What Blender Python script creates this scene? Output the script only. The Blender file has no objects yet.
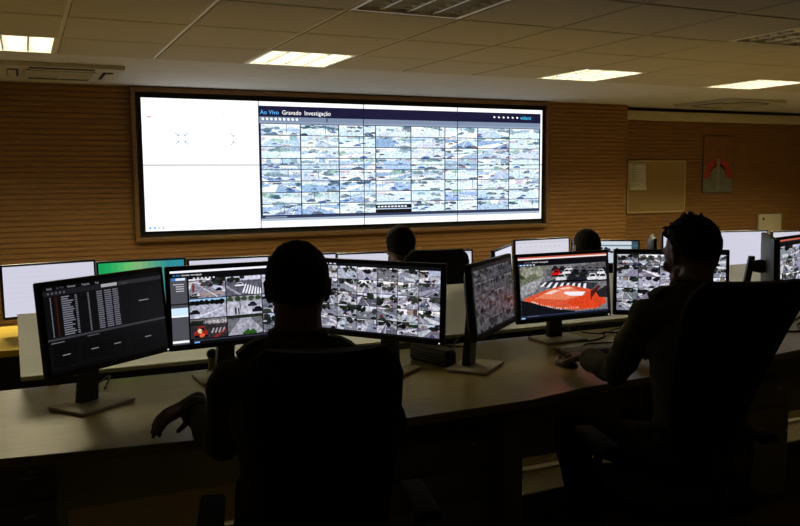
import bpy, bmesh, math, random
from mathutils import Vector, Matrix, noise
C = bpy.context.scene.collection
PI = math.pi
def rad(a): return a*PI/180
sc = bpy.context.scene
# ------------------------------------------------------------------ camera numbers
YAW, PITCH, ROLL, FPX, CAMZ = 0.430469, 0.106953, -0.0064138, 817.06, 1.57
_f = Vector((math.sin(YAW)*math.cos(PITCH), math.cos(YAW)*math.cos(PITCH), -math.sin(PITCH)))
_r = Vector((math.cos(YAW), -math.sin(YAW), 0)); _u = _r.cross(_f)
_c, _s = math.cos(ROLL), math.sin(ROLL)
CR, CU = _c*_r+_s*_u, -_s*_r+_c*_u
cam = bpy.data.cameras.new('camera'); cam.sensor_width = 36; cam.lens = 36*FPX/800; cam.clip_start = .05
co = bpy.data.objects.new('camera', cam); C.objects.link(co)
m = Matrix((CR, CU, -_f)).transposed().to_4x4(); m.translation = (0, 0, CAMZ); co.matrix_world = m
sc.camera = co
# ------------------------------------------------------------------ materials
MATS = {}
def s2l(c): return tuple((x/12.92 if x <= .04045 else ((x+.055)/1.055)**2.4) for x in c)
def pm(name, col, rough=.5, var=.12, scale=25., metal=0., bump=0., stretch=None, spec=.5, coat=0.):
    m = bpy.data.materials.new(name); m.use_nodes = True; nt = m.node_tree; b = nt.nodes['Principled BSDF']
    tc = nt.nodes.new('ShaderNodeTexCoord'); mp = nt.nodes.new('ShaderNodeMapping'); nz = nt.nodes.new('ShaderNodeTexNoise')
    nt.links.new(tc.outputs['Object'], mp.inputs[0]); nt.links.new(mp.outputs[0], nz.inputs['Vector'])
    mp.inputs['Scale'].default_value = stretch or (1, 1, 1)
    nz.inputs['Scale'].default_value = scale; nz.inputs['Detail'].default_value = 4
    rp = nt.nodes.new('ShaderNodeValToRGB'); nt.links.new(nz.outputs['Fac'], rp.inputs[0])
    rp.color_ramp.elements[0].position = .3; rp.color_ramp.elements[1].position = .7
    rp.color_ramp.elements[0].color = tuple(max(0, x*(1-var)) for x in col)+(1,)
    rp.color_ramp.elements[1].color = tuple(min(1, x*(1+var)) for x in col)+(1,)
    nt.links.new(rp.outputs[0], b.inputs['Base Color'])
    b.inputs['Roughness'].default_value = rough; b.inputs['Metallic'].default_value = metal
    b.inputs['Specular IOR Level'].default_value = spec
    if coat: b.inputs['Coat Weight'].default_value = coat
    if bump:
        bp = nt.nodes.new('ShaderNodeBump'); bp.inputs['Strength'].default_value = bump; bp.inputs['Distance'].default_value = .004
        nt.links.new(nz.outputs['Fac'], bp.inputs['Height']); nt.links.new(bp.outputs[0], b.inputs['Normal'])
    MATS[name] = m; return m
def em(name, col, strength):
    m = bpy.data.materials.new(name); m.use_nodes = True; b = m.node_tree.nodes['Principled BSDF']
    b.inputs['Base Color'].default_value = (.02, .02, .02, 1); b.inputs['Emission Color'].default_value = tuple(col)+(1,)
    b.inputs['Emission Strength'].default_value = strength; MATS[name] = m; return m
def screen_mat(name, strength, grain=.35, scale=60., rough=.35):
    m = bpy.data.materials.new(name); m.use_nodes = True; nt = m.node_tree; b = nt.nodes['Principled BSDF']
    at = nt.nodes.new('ShaderNodeAttribute'); at.attribute_name = 'Col'
    tc = nt.nodes.new('ShaderNodeTexCoord'); nz = nt.nodes.new('ShaderNodeTexNoise'); nz.inputs['Scale'].default_value = scale; nz.inputs['Detail'].default_value = 5
    nt.links.new(tc.outputs['Object'], nz.inputs['Vector'])
    mr = nt.nodes.new('ShaderNodeMapRange'); mr.inputs['From Min'].default_value = .3; mr.inputs['From Max'].default_value = .7
    mr.inputs['To Min'].default_value = 1-grain; mr.inputs['To Max'].default_value = 1+grain*.6
    nt.links.new(nz.outputs['Fac'], mr.inputs['Value'])
    # grain only where the alpha channel of the picture says it is camera footage
    mx = nt.nodes.new('ShaderNodeMix'); mx.data_type = 'FLOAT'; mx.inputs['A'].default_value = 1.
    nt.links.new(at.outputs['Alpha'], mx.inputs['Factor']); nt.links.new(mr.outputs[0], mx.inputs['B'])
    mu = nt.nodes.new('ShaderNodeMix'); mu.data_type = 'RGBA'; mu.blend_type = 'MULTIPLY'; mu.inputs['Factor'].default_value = 1
    nt.links.new(at.outputs['Color'], mu.inputs['A']); nt.links.new(mx.outputs['Result'], mu.inputs['B'])
    nt.links.new(mu.outputs['Result'], b.inputs['Emission Color']); b.inputs['Emission Strength'].default_value = strength
    b.inputs['Base Color'].default_value = (.01, .01, .012, 1); b.inputs['Roughness'].default_value = rough
    MATS[name] = m; return m
wood = pm('slat wood', (.225, .108, .026), .55, .22, 6, stretch=(.6, 6, 14), bump=.1)
woodtrim = pm('frame wood', (.16, .085, .028), .45, .2, 8, stretch=(.6, 6, 6))
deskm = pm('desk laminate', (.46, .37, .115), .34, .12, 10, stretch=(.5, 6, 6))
deskm_lit = pm('desk laminate lit', (.94, .63, .07), .65, .1, 10, stretch=(.5, 6, 6), spec=.15)  # same laminate as the front desk, lamplight brightened into its colour
carc = pm('cabinet laminate', (.36, .36, .24), .55, .08, 12)
ceilm = pm('mineral tile', (.40, .37, .29), .9, .1, 160, bump=.5)
gyps = pm('ceiling plaster', (.47, .47, .46), .85, .04, 6)
gridm = pm('ceiling grid metal', (.62, .60, .56), .5, .03, 10)
beamm = pm('cream plaster', (.50, .45, .30), .8, .06, 6)
floorm = pm('carpet', (.21, .165, .085), .95, .35, 90, bump=.6)
dimwall = pm('dark plaster', (.22, .19, .13), .9, .08, 5)
blackp = pm('black plastic', (.012, .012, .013), .42, .15, 60)
bezelm = pm('monitor bezel', (.010, .010, .011), .38, .1, 60)
darkp = pm('dark grey plastic', (.035, .035, .036), .5, .1, 40)
greyback = pm('monitor back shell', (.10, .115, .14), .5, .06, 20)
silver = pm('brushed silver', (.80, .76, .62), .5, .06, 30, metal=.0, stretch=(1, 12, 1))
chrome = pm('chrome', (.6, .6, .58), .2, .05, 20, metal=1.)
panelm = pm('grey screen panel', (.36, .37, .35), .32, .05, 8)
acm = pm('air conditioner plastic', (.42, .40, .34), .5, .04, 10)
dark = pm('recess dark', (.012, .012, .010), .8, .1, 10)
whitem = pm('white enamel', (.75, .73, .66), .4, .03, 10)
louvrem = pm('louvre aluminium', (.80, .78, .70), .3, .05, 20, metal=.3)
cork = pm('cork', (.30, .20, .075), .9, .3, 120, bump=.4)
paperm = pm('paper', (.62, .60, .54), .8, .05, 20)
inkm = pm('ink', (.2, .2, .19), .8, .05, 20)
pinem = pm('pale wood', (.48, .38, .18), .5, .12, 10, stretch=(8, 8, .8))
skin = pm('skin', (.17, .09, .055), .55, .1, 30)
hairm = pm('hair', (.009, .007, .006), .8, .3, 90, stretch=(1, 1, .3), spec=.2)
uniform = pm('olive cloth', (.115, .108, .055), .85, .2, 35, bump=.3)
uniform_k = pm('dark olive cloth', (.075, .072, .038), .85, .2, 35, bump=.3)
blackcloth = pm('black cloth', (.014, .014, .015), .9, .2, 40, bump=.2)
trouserm = pm('trouser cloth', (.022, .022, .016), .9, .2, 40, bump=.2)
shoem = pm('black leather', (.012, .011, .010), .35, .1, 30)
meshm = pm('black chair fabric', (.010, .010, .011), .8, .3, 200, bump=.3)
cablem = pm('cable rubber', (.012, .012, .012), .5, .1, 40)
eyem = pm('eye', (.5, .48, .45), .2, .02, 20)
tubeem = em('tube light', (1, .92, .70), 26.)
frost = bpy.data.materials.new('frosted grey screen'); frost.use_nodes = True
_nt = frost.node_tree; _b = _nt.nodes['Principled BSDF']; _o = _nt.nodes['Material Output']; _t = _nt.nodes.new('ShaderNodeBsdfTranslucent'); _m = _nt.nodes.new('ShaderNodeMixShader'); _z = _nt.nodes.new('ShaderNodeTexNoise'); _z.inputs['Scale'].default_value = 3
_rp = _nt.nodes.new('ShaderNodeValToRGB'); _rp.color_ramp.elements[0].color = (.80, .83, .78, 1); _rp.color_ramp.elements[1].color = (.88, .91, .86, 1); _nt.links.new(_z.outputs['Fac'], _rp.inputs[0]); _nt.links.new(_rp.outputs[0], _t.inputs[0])
_b.inputs['Base Color'].default_value = (.42, .44, .41, 1); _b.inputs['Roughness'].default_value = .3; _m.inputs[0].default_value = .92
_nt.links.new(_b.outputs[0], _m.inputs[1]); _nt.links.new(_t.outputs[0], _m.inputs[2]); _nt.links.new(_m.outputs[0], _o.inputs[0])
clear = bpy.data.materials.new('clear sheet face'); clear.use_nodes = True
_nt = clear.node_tree; _o = _nt.nodes['Material Output']; _t = _nt.nodes.new('ShaderNodeBsdfTransparent'); _g = _nt.nodes.new('ShaderNodeBsdfGlossy'); _m = _nt.nodes.new('ShaderNodeMixShader'); _fr = _nt.nodes.new('ShaderNodeFresnel'); _fr.inputs[0].default_value = 1.4
_g.inputs['Roughness'].default_value = .15; _nt.links.new(_fr.outputs[0], _m.inputs[0]); _nt.links.new(_t.outputs[0], _m.inputs[1]); _nt.links.new(_g.outputs[0], _m.inputs[2]); _nt.links.new(_m.outputs[0], _o.inputs[0])
ledm = em('power led', (.9, .95, 1), 1.2)
offtube = pm('unlit tube', (.55, .52, .44), .3, .03, 10)
# ------------------------------------------------------------------ mesh building
class MB:
    def __init__(s): s.v = []; s.f = []
    def add(s, vs, fs, M=None):
        n = len(s.v); s.v += [tuple(M @ Vector(v)) if M else tuple(v) for v in vs]; s.f += [tuple(i+n for i in f) for f in fs]; return s
    def bm(s, bm, M=None):
        bm.verts.index_update(); s.add([v.co.copy() for v in bm.verts], [[v.index for v in f.verts] for f in bm.faces], M); bm.free(); return s
    def box(s, lo, hi, bev=0., M=None, seg=2):
        b = bmesh.new(); bmesh.ops.create_cube(b, size=1)
        for v in b.verts: v.co = Vector([(lo[i]+hi[i])/2+v.co[i]*(hi[i]-lo[i]) for i in range(3)])
        if bev: bmesh.ops.bevel(b, geom=b.edges[:], offset=bev, segments=seg, affect='EDGES', profile=.5)
        return s.bm(b, M)
    def tube(s, pts, r, n=8, cap=True, M=None):
        pts = [Vector(p) for p in pts]; rs = r if isinstance(r, (list, tuple)) else [r]*len(pts); vs = []; fs = []
        up = None
        for i, p in enumerate(pts):
            t = (pts[min(i+1, len(pts)-1)]-pts[max(i-1, 0)]).normalized()
            if up is None: up = Vector((0, 0, 1)) if abs(t.z) < .9 else Vector((1, 0, 0))
            a = t.cross(up).normalized(); b = a.cross(t); up = b
            for k in range(n):
                an = 2*PI*k/n; vs.append(p+(a*math.cos(an)+b*math.sin(an))*rs[i])
        for i in range(len(pts)-1):
            for k in range(n): fs.append((i*n+k, i*n+(k+1) % n, (i+1)*n+(k+1) % n, (i+1)*n+k))
        if cap: fs.append(tuple(range(n-1, -1, -1))); fs.append(tuple(range((len(pts)-1)*n, len(pts)*n)))
        return s.add(vs, fs, M)
    def cyl(s, p, r, h, n=20, M=None): return s.tube([p, (p[0], p[1], p[2]+h)], r, n, True, M)
    def lathe(s, prof, n=24, M=None):
        vs = []; fs = []
        for (r, z) in prof:
            for k in range(n): vs.append((r*math.cos(2*PI*k/n), r*math.sin(2*PI*k/n), z))
        for i in range(len(prof)-1):
            for k in range(n): fs.append((i*n+k, i*n+(k+1) % n, (i+1)*n+(k+1) % n, (i+1)*n+k))
        fs.append(tuple(range(n-1, -1, -1))); fs.append(tuple(range((len(prof)-1)*n, len(prof)*n)))
        return s.add(vs, fs, M)
    def prism(s, outline, z0, z1, M=None):
        n = len(outline); vs = [(x, y, z0) for x, y in outline]+[(x, y, z1) for x, y in outline]
        fs = [tuple(range(n-1, -1, -1)), tuple(range(n, 2*n))]+[(i, (i+1) % n, (i+1) % n+n, i+n) for i in range(n)]
        return s.add(vs, fs, M)
    def capsule(s, p0, r0, p1, r1, n=14):
        p0, p1 = Vector(p0), Vector(p1); d = (p1-p0)
        if d.length < 1e-6: d = Vector((0, 0, 1e-4))
        t = d.normalized(); pts = []; rs = []
        for k in range(5):
            a = PI/2*(1-k/4); pts.append(p0-t*(r0*math.sin(a))); rs.append(max(r0*math.cos(a), 1e-4))
        for k in range(5):
            a = PI/2*k/4; pts.append(p1+t*(r1*math.sin(a))); rs.append(max(r1*math.cos(a), 1e-4))
        return s.tube(pts, rs, n)
    def ell(s, c, r, M=None, n=16):
        b = bmesh.new(); bmesh.ops.create_uvsphere(b, u_segments=n, v_segments=n//2+2, radius=1)
        c = Vector(c)
        for v in b.verts: v.co = Vector((v.co.x*r[0], v.co.y*r[1], v.co.z*r[2])); v.co = c+((M @ v.co) if M else v.co)
        return s.bm(b)
    def loft(s, rings):
        n = len(rings[0]); vs = [tuple(p) for r in rings for p in r]; fs = []
        for i in range(len(rings)-1):
            for k in range(n): fs.append((i*n+k, i*n+(k+1) % n, (i+1)*n+(k+1) % n, (i+1)*n+k))
        fs.append(tuple(range(n-1, -1, -1))); fs.append(tuple(range((len(rings)-1)*n, len(rings)*n)))
        return s.add(vs, fs)
    def mesh(s, name, mat, smooth=True, ang=38):
        me = bpy.data.meshes.new(name); me.from_pydata(s.v, [], s.f)
        b = bmesh.new(); b.from_mesh(me); bmesh.ops.recalc_face_normals(b, faces=b.faces[:]); b.to_mesh(me); b.free()
        if mat: me.materials.append(mat)
        if smooth:
            me.polygons.foreach_set('use_smooth', [True]*len(me.polygons)); me.set_sharp_from_angle(angle=rad(ang))
        return me
    def build(s, name, mat, parent=None, loc=None, rot=None, smooth=True, ang=38):
        o = bpy.data.objects.new(name, s.mesh(name, mat, smooth, ang)); C.objects.link(o)
        if parent: o.parent = parent
        if loc: o.location = loc
        if rot: o.rotation_euler = rot
        return o
def tag(o, label, cat, group=None):
    o['label'] = label; o['category'] = cat
    if group: o['group'] = group
    return o
def thing(name, label, cat, loc=(0, 0, 0), rz=0., group=None):
    o = bpy.data.objects.new(name, None); C.objects.link(o); o.location = loc; o.rotation_euler = (0, 0, rz); o.empty_display_size = .1
    return tag(o, label, cat, group)
def struct(o): o['kind'] = 'structure'; return o
def children(o): return [c for c in C.objects if c.parent == o]
def dup(root, loc, rz, label, group=None):
    r = root.copy(); C.objects.link(r); r.location = loc; r.rotation_euler = (0, 0, rz); r['label'] = label
    if group: r['group'] = group
    for ch in children(root):
        c = ch.copy(); C.objects.link(c); c.parent = r
        for g in children(ch):
            d = g.copy(); C.objects.link(d); d.parent = c
    return r
# ------------------------------------------------------------------ picture canvas (screens)
def clip_poly(P, x0, y0, x1, y1):
    for ax, lim, sg in ((0, x0, 1), (0, x1, -1), (1, y0, 1), (1, y1, -1)):
        out = []
        for i in range(len(P)):
            a, b = P[i-1], P[i]; da, db = (a[ax]-lim)*sg, (b[ax]-lim)*sg
            if da >= 0: out.append(a)
            if (da >= 0) != (db >= 0):
                t = da/(da-db); out.append((a[0]+(b[0]-a[0])*t, a[1]+(b[1]-a[1])*t))
        # remove duplicates produced by the walk
        P = [p for i, p in enumerate(out) if i == 0 or (abs(p[0]-out[i-1][0])+abs(p[1]-out[i-1][1]) > 1e-7)]
        if len(P) < 3: return []
    return P
GLY = {}
def text_tris(txt):
    if txt not in GLY:
        cu = bpy.data.curves.new('t', 'FONT'); cu.body = txt; cu.resolution_u = 2; cu.size = 1
        o = bpy.data.objects.new('t', cu); C.objects.link(o)
        me = bpy.data.meshes.new_from_object(o.evaluated_get(bpy.context.evaluated_depsgraph_get()))
        GLY[txt] = [[(me.vertices[i].co.x, me.vertices[i].co.y) for i in p.vertices] for p in me.polygons]
        bpy.data.objects.remove(o); bpy.data.meshes.remove(me); bpy.data.curves.remove(cu)
    return GLY[txt]
class Canvas:            # u to the right 0..1, v down 0..1
    def __init__(s, w, h): s.w, s.h = w, h; s.p = []
    def poly(s, P, col, lev=0, clip=(0, 0, 1, 1), foot=0.):
        P = clip_poly([tuple(p) for p in P], *clip)
        if P: s.p.append((P, s2l(col)+(foot,), lev))
    def rect(s, x0, y0, x1, y1, col, lev=0, clip=(0, 0, 1, 1), foot=0.): s.poly([(x0, y0), (x1, y0), (x1, y1), (x0, y1)], col, lev, clip, foot)
    def text(s, txt, u, v, hgt, col, lev=6, sx=1., slope=0.):   # v = baseline
        k = hgt/.72; kx = k*s.h/s.w*sx
        for t in text_tris(txt): s.poly([(u+x*kx, v-y*k+slope*x*kx) for x, y in t], col, lev)
    def build(s, name, mat, parent, xf, win=None):
        vs, fs, cols = [], [], []
        for P, c, lev in s.p:
            if win:
                P = clip_poly(P, *win)
                if not P: continue
            n = len(vs); vs += [xf(u, v, lev) for u, v in P]; fs.append(tuple(range(n, len(vs)))); cols += [c]*len(P)
        me = bpy.data.meshes.new(name); me.from_pydata(vs, [], fs)
        ca = me.color_attributes.new('Col', 'FLOAT_COLOR', 'CORNER'); ca.data.foreach_set('color', [x for c in cols for x in c])
        me.materials.append(mat); o = bpy.data.objects.new(name, me); C.objects.link(o); o.parent = parent; return o
def twidth(txt): return max(x for t in text_tris(txt) for x, y in t)
def jit(rng, c, a=.06):
    d = rng.uniform(-a, a); return tuple(min(1, max(0, x+d+rng.uniform(-.02, .02))) for x in c)
PAL_VW = dict(sky=[(.97, .99, 1), (.90, .97, 1), (.80, .90, 1)], build=[(.86, .93, .97), (.74, .84, .92), (.62, .72, .80), (.95, .97, .95), (.80, .76, .82)], road=[(.72, .82, .93), (.80, .89, .97), (.86, .94, 1), (.64, .75, .90)],
    tree=[(.40, .50, .56), (.53, .63, .68), (.30, .40, .48), (.62, .76, .72)], walk=[(.93, .98, 1), (.86, .93, .97)], car=[(.25, .32, .45), (.96, .98, 1), (.42, .52, .66), (.55, .35, .42), (.25, .42, .75)], dark=(.28, .36, .48), line=(1, 1, 1))
PAL_M = dict(sky=[(.86, .88, .95), (.72, .76, .84), (.95, .95, 1)], build=[(.62, .62, .66), (.42, .42, .45), (.78, .77, .78), (.30, .29, .30), (.55, .48, .44)], road=[(.48, .48, .54), (.57, .57, .64), (.40, .41, .46), (.66, .66, .73)],
    tree=[(.09, .10, .10), (.14, .18, .14), (.06, .06, .07), (.24, .25, .24)], walk=[(.76, .76, .82), (.66, .66, .72), (.84, .83, .86)], car=[(.06, .06, .07), (.90, .90, .94), (.20, .20, .24), (.08, .08, .10), (.16, .24, .48), (.70, .70, .74), (.92, .92, .96), (.50, .16, .13)], dark=(.06, .06, .07), line=(.92, .92, .95))
def menu(c, cols=((.35, .72, 1), (1, 1, 1), (1, 1, 1)), top=.05, x=.02, hg=.026, sx=1.):
    for txt, cl in (('Ao Vivo', cols[0]), ('Gravado', cols[1]), ('Investigação', cols[2])):
        c.text(txt, x, top, hg, cl, 6, sx); x += (twidth(txt)+.55)*hg/.72*c.h/c.w*sx
def blob(c, rng, x, y, rx, ry, col, lev, clip, n=8):
    c.poly([(x+math.cos(2*PI*k/n)*rx*rng.uniform(.7, 1.15), y+math.sin(2*PI*k/n)*ry*rng.uniform(.7, 1.15)) for k in range(n)], col, lev, clip, 1.)
def car(c, rng, x, y, w, h, col, pal, lev, clip):
    c.poly([(x, y+h*.95), (x-w*.02, y+h*.5), (x+w*.18, y+h*.42), (x+w*.3, y), (x+w*.75, y), (x+w*.9, y+h*.42), (x+w, y+h*.55), (x+w, y+h*.95)], col, lev, clip, .6)
    c.poly([(x+w*.24, y+h*.42), (x+w*.34, y+h*.1), (x+w*.7, y+h*.1), (x+w*.82, y+h*.42)], jit(rng, pal['dark']), lev+1, clip, .3)
    c.rect(x, y+h*.85, x+w, y+h*1.08, jit(rng, pal['dark']), lev+1, clip, .5)
def cctv(c, rect, rng, pal, lev=2, cars=4):
    x0, y0, x1, y1 = rect; W, H = x1-x0, y1-y0; cl = rect
    X = lambda a: x0+W*a
    Y = lambda a: y0+H*a
    c.rect(x0, y0, x1, y1, jit(rng, rng.choice(pal['road'])), lev, cl, 1.)
    hz = rng.uniform(.12, .42)
    c.rect(x0, y0, x1, Y(hz), jit(rng, rng.choice(pal['sky'])), lev+1, cl, .5)
    a = 0
    while a < 1:
        w = rng.uniform(.08, .3)
        if rng.random() < .75: c.rect(X(a), Y(rng.uniform(-.1, hz*.7)), X(a+w), Y(hz+rng.uniform(-.02, .06)), jit(rng, rng.choice(pal['build'])), lev+2, cl, 1.)
        a += w
    vx = rng.uniform(-.3, 1.3)
    for sd in (0, 1):
        if rng.random() < .7:
            e = rng.uniform(-.5, .4) if sd == 0 else rng.uniform(.6, 1.5)
            o = -.9 if sd == 0 else .9
            c.poly([(X(vx), Y(hz)), (X(vx+.06*(1 if sd else -1)), Y(hz)), (X(e+o), Y(1.1)), (X(e), Y(1.1))], jit(rng, rng.choice(pal['walk'])), lev+1, cl, 1.)
    k = rng.random()
    if k < .35:
        bx, by = rng.uniform(.1, .6), rng.uniform(.5, .75); sl = rng.uniform(-.3, .3)
        for i in range(6): c.poly([(X(bx+i*.075), Y(by+i*.075*sl)), (X(bx+i*.075+.04), Y(by+i*.075*sl+.01)), (X(bx+i*.085+.09), Y(by+.24+i*.075*sl)), (X(bx+i*.085+.03), Y(by+.23+i*.075*sl))], pal['line'], lev+2, cl, .4)
    elif k < .8:
        e = rng.uniform(.1, .9)
        c.poly([(X(vx), Y(hz)), (X(vx+.01), Y(hz)), (X(e+.035), Y(1)), (X(e), Y(1))], pal['line'], lev+2, cl, .4)
    for i in range(rng.randint(1, 4)):
        tx, ty, tr = rng.uniform(-.05, 1.05), hz+rng.uniform(-.15, .08), rng.uniform(.07, .2) if pal is PAL_VW else rng.uniform(.10, .28)
        col = rng.choice(pal['tree'])
        for j in range(4): blob(c, rng, X(tx+rng.uniform(-tr, tr)), Y(ty+rng.uniform(-tr, tr)*.9), W*tr*rng.uniform(.4, .8), H*tr*rng.uniform(.5, 1.), jit(rng, col), lev+3, cl)
    for i in range(rng.randint(max(0, cars-3), cars+2)):
        yy = rng.uniform(hz+.02, .85); s = .07+.28*(yy-hz)
        car(c, rng, X(rng.uniform(-.1, .95)), Y(yy), W*s, H*s*.85, jit(rng, rng.choice(pal['car'])), pal, lev+4, cl)
    for i in range(20 if pal is PAL_VW else 9):
        cx, cy, a = rng.uniform(0, 1), rng.uniform(.02, .95)**1.3, rng.uniform(-.5, .5); w_, h_ = rng.uniform(.015, .10), rng.uniform(.01, .05)
        col = rng.choice([pal['dark'], pal['dark'], pal['line'], pal['line'], rng.choice(pal['walk']), rng.choice(pal['tree']), rng.choice(pal['build'])])
        c.poly([(X(cx), Y(cy)), (X(cx+w_), Y(cy+w_*a)), (X(cx+w_*.9), Y(cy+h_+w_*a)), (X(cx-.01), Y(cy+h_))], jit(rng, col), lev+4, cl, .7)
    if rng.random() < .35:
        px = rng.uniform(.1, .9); c.rect(X(px), Y(0), X(px+.015), Y(rng.uniform(.5, .9)), jit(rng, pal['dark']), lev+5, cl)
    if rng.random() < .3: blob(c, rng, X(rng.uniform(0, 1)), Y(1.), W*.2, H*.25, jit(rng, rng.choice(pal['tree'])), lev+5, cl)
    if rng.random() < .5: c.rect(X(.03), Y(.05), X(rng.uniform(.25, .5)), Y(.085), (1, 1, 1), lev+6, cl)
def mosaic(c, rect, nc, nr, rng, pal, gap=.004, cars=4, skip=()):
    x0, y0, x1, y1 = rect; c.rect(x0, y0, x1, y1, (.04, .04, .06), 1)
    cw, ch = (x1-x0)/nc, (y1-y0)/nr
    for j in range(nr):
        for i in range(nc):
            if (i, j) in skip: continue
            cctv(c, (x0+i*cw+gap, y0+j*ch+gap*1.6, x0+(i+1)*cw-gap, y0+(j+1)*ch-gap*1.6), rng, pal, 2, cars)
# ------------------------------------------------------------------ room
WY, RY, CZ = 8.72, 9.10, 2.48
def slat_wall(name, x0, x1, y, z1, back=.1, pitch=.0525, groove=.015, depth=.011):
    prof = []; z = 0.
    while z < z1-.001:
        e = min(z+pitch, z1)
        prof += [(y, z), (y, min(e, z+pitch-groove)), (y+depth, min(e, z+pitch-groove*.85)), (y+depth, min(e, z+pitch-groove*.15))]
        z += pitch
    prof += [(y, z1), (y+back, z1), (y+back, 0)]
    pp = []
    for q in prof:
        if not pp or abs(pp[-1][0]-q[0])+abs(pp[-1][1]-q[1]) > 1e-5: pp.append(q)
    b = MB(); n = len(pp); b.v = [(x0, a, z) for a, z in pp]+[(x1, a, z) for a, z in pp]
    b.f = [(i, (i+1) % n, (i+1) % n+n, i+n) for i in range(n)]+[tuple(range(n)), tuple(range(2*n-1, n-1, -1))]
    o = b.build(name, wood, smooth=False); return struct(o)
slat_wall('wall_front', -2.0, 7.35, WY, CZ+.02)
slat_wall('wall_front_recess', 7.35, 13.0, RY, CZ+.02)
struct(MB().box((7.25, WY+.1, 0), (7.35, RY+.1, CZ+.02)).build('wall_return', wood))
struct(MB().box((-2.1, -2.1, 0), (-2.0, RY+.1, CZ+.02)).build('wall_left', dimwall))
struct(MB().box((13.0, -2.1, 0), (13.1, RY+.2, CZ+.02)).build('wall_right', dimwall))
struct(MB().box((-2.1, -2.2, 0), (13.1, -2.1, CZ+.02)).build('wall_back', dimwall))
struct(MB().box((-2.1, -2.2, -.1), (13.1, RY+.2, 0)).build('floor', floorm))
struct(MB().box((7.35, RY-.16, 2.31), (13.0, RY, 2.43), .006).build('trim_1', beamm))
struct(MB().box((-1.5, 3.53, 0), (6.5, 3.575, .014), .004).build('trim_2', silver))
# ceiling: plaster strip by the wall, tiles in a grid elsewhere
GX0, GP, GY1, GD = .27, .70, 6.65, .78
ceil = struct(MB().box((-2.1, GY1, CZ), (13.1, RY+.2, CZ+.1)).build('ceiling', gyps))
lit = [(-.43, True), (1.67, True), (4.47, True), (6.57, True), (9.37, True)]
holes = set(); unlit = [1.67, 4.47]
for x, _ in lit: holes.add((round((x-GX0)/GP), 0))
for x in unlit: holes.add((round((x-GX0)/GP), 3))
tl = MB(); g = MB()
for i in range(-4, 19):
    for j in range(0, 12):
        if (i, j) in holes: continue
        xa, ya = GX0+i*GP, GY1-(j+1)*GD
        tl.box((xa+.010, ya+.010, CZ-.006), (xa+GP-.010, ya+GD-.010, CZ+.02), .005, seg=1)
struct(tl.build('ceiling_tiles', ceilm, smooth=False))
for i in range(-4, 20): g.box((GX0+i*GP-.012, GY1-12*GD, CZ+.001), (GX0+i*GP+.012, GY1, CZ+.022))
for j in range(0, 13): g.box((GX0-4*GP, GY1-j*GD-.012, CZ+.001), (GX0+19*GP, GY1-j*GD+.012, CZ+.022))
struct(g.build('ceiling_grid', gridm, smooth=False))
struct(MB().box((-2.6, -2.8, CZ+.16), (13.6, GY1, CZ+.22)).build('ceiling_slab', dimwall))
# luminaires: tray, louvre of long reflectors and cross blades, tubes
def luminaire(x, y, on, label):
    w, d = GP-.024, GD-.024
    t = thing('ceiling_light', label, 'ceiling light', (x+GP/2, y+GD/2, CZ), 0, 'recessed louvre lights in the tiled ceiling')
    b = MB()
    b.box((-w/2, -d/2, .09), (w/2, d/2, .10))
    for lo, hi in (((-w/2, -d/2, 0), (-w/2+.012, d/2, .09)), ((w/2-.012, -d/2, 0), (w/2, d/2, .09)), ((-w/2, -d/2, 0), (w/2, -d/2+.012, .09)), ((-w/2, d/2-.012, 0), (w/2, d/2, .09))): b.box(lo, hi)
    b.build('tray', whitem, t, smooth=False)
    f = MB()
    for lo, hi in (((-w/2-.004, -d/2-.004, -.006), (-w/2+.022, d/2+.004, .002)), ((w/2-.022, -d/2-.004, -.006), (w/2+.004, d/2+.004, .002)), ((-w/2+.022, -d/2-.004, -.006), (w/2-.022, -d/2+.022, .002)), ((-w/2+.022, d/2-.022, -.006), (w/2-.022, d/2+.004, .002))): f.box(lo, hi, .001, seg=1)
    f.build('rim', whitem, t, smooth=False)
    n = 4; cw = (w-.024)/n
    for k in range(n):
        cx = -w/2+.012+cw*(k+.5)
        MB().tube([(cx, -d/2+.03, .064), (cx, d/2-.03, .064)], .013, 10).build('tube', tubeem if on else offtube, t)
    for k in range(n+1):
        cx = -w/2+.012+cw*k; lv = MB()
        lv.add([(cx-.016, -d/2+.012, .042), (cx+.016, -d/2+.012, .042), (cx+.005, -d/2+.012, .004), (cx-.005, -d/2+.012, .004), (cx-.016, d/2-.012, .042), (cx+.016, d/2-.012, .042), (cx+.005, d/2-.012, .004), (cx-.005, d/2-.012, .004)],
               [(0, 1, 2, 3), (7, 6, 5, 4), (0, 4, 5, 1), (1, 5, 6, 2), (2, 6, 7, 3), (3, 7, 4, 0)])
        lv.build('reflector', louvrem, t, smooth=False)
    for k in range(1, 8):
        yy = -d/2+d*k/8; MB().box((-w/2+.012, yy-.0012, .006), (w/2-.012, yy+.0012, .039)).build('louvre_blade', louvrem, t, smooth=False)
    return t
LW = 43.
for (x, _), lb in zip(lit, ('lit louvre ceiling light at the far left, cut by the picture edge', 'lit louvre ceiling light above the middle of the video wall', 'lit ceiling light, second from the right, past the end of the video wall', 'lit ceiling light seen rightmost, above the cork board', 'lit ceiling light beyond the right edge of the picture')):
    luminaire(x, GY1-GD, True, lb)
    L = bpy.data.lights.new('lamp', 'AREA'); L.shape = 'RECTANGLE'; L.size = GP-.08; L.size_y = GD-.08; L.energy = LW*(1.6 if x > 6 else 1.); L.color = (1, .86, .52); L.spread = rad(140)
    lo = bpy.data.objects.new('ceiling_lamp', L); C.objects.link(lo); lo.location = (x+GP/2, GY1-GD/2, CZ-.010)
for x, lb in zip(unlit, ('unlit louvre ceiling light at the top edge, near the middle', 'unlit louvre ceiling light at the top right corner')): luminaire(x, GY1-4*GD, False, lb)
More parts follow.
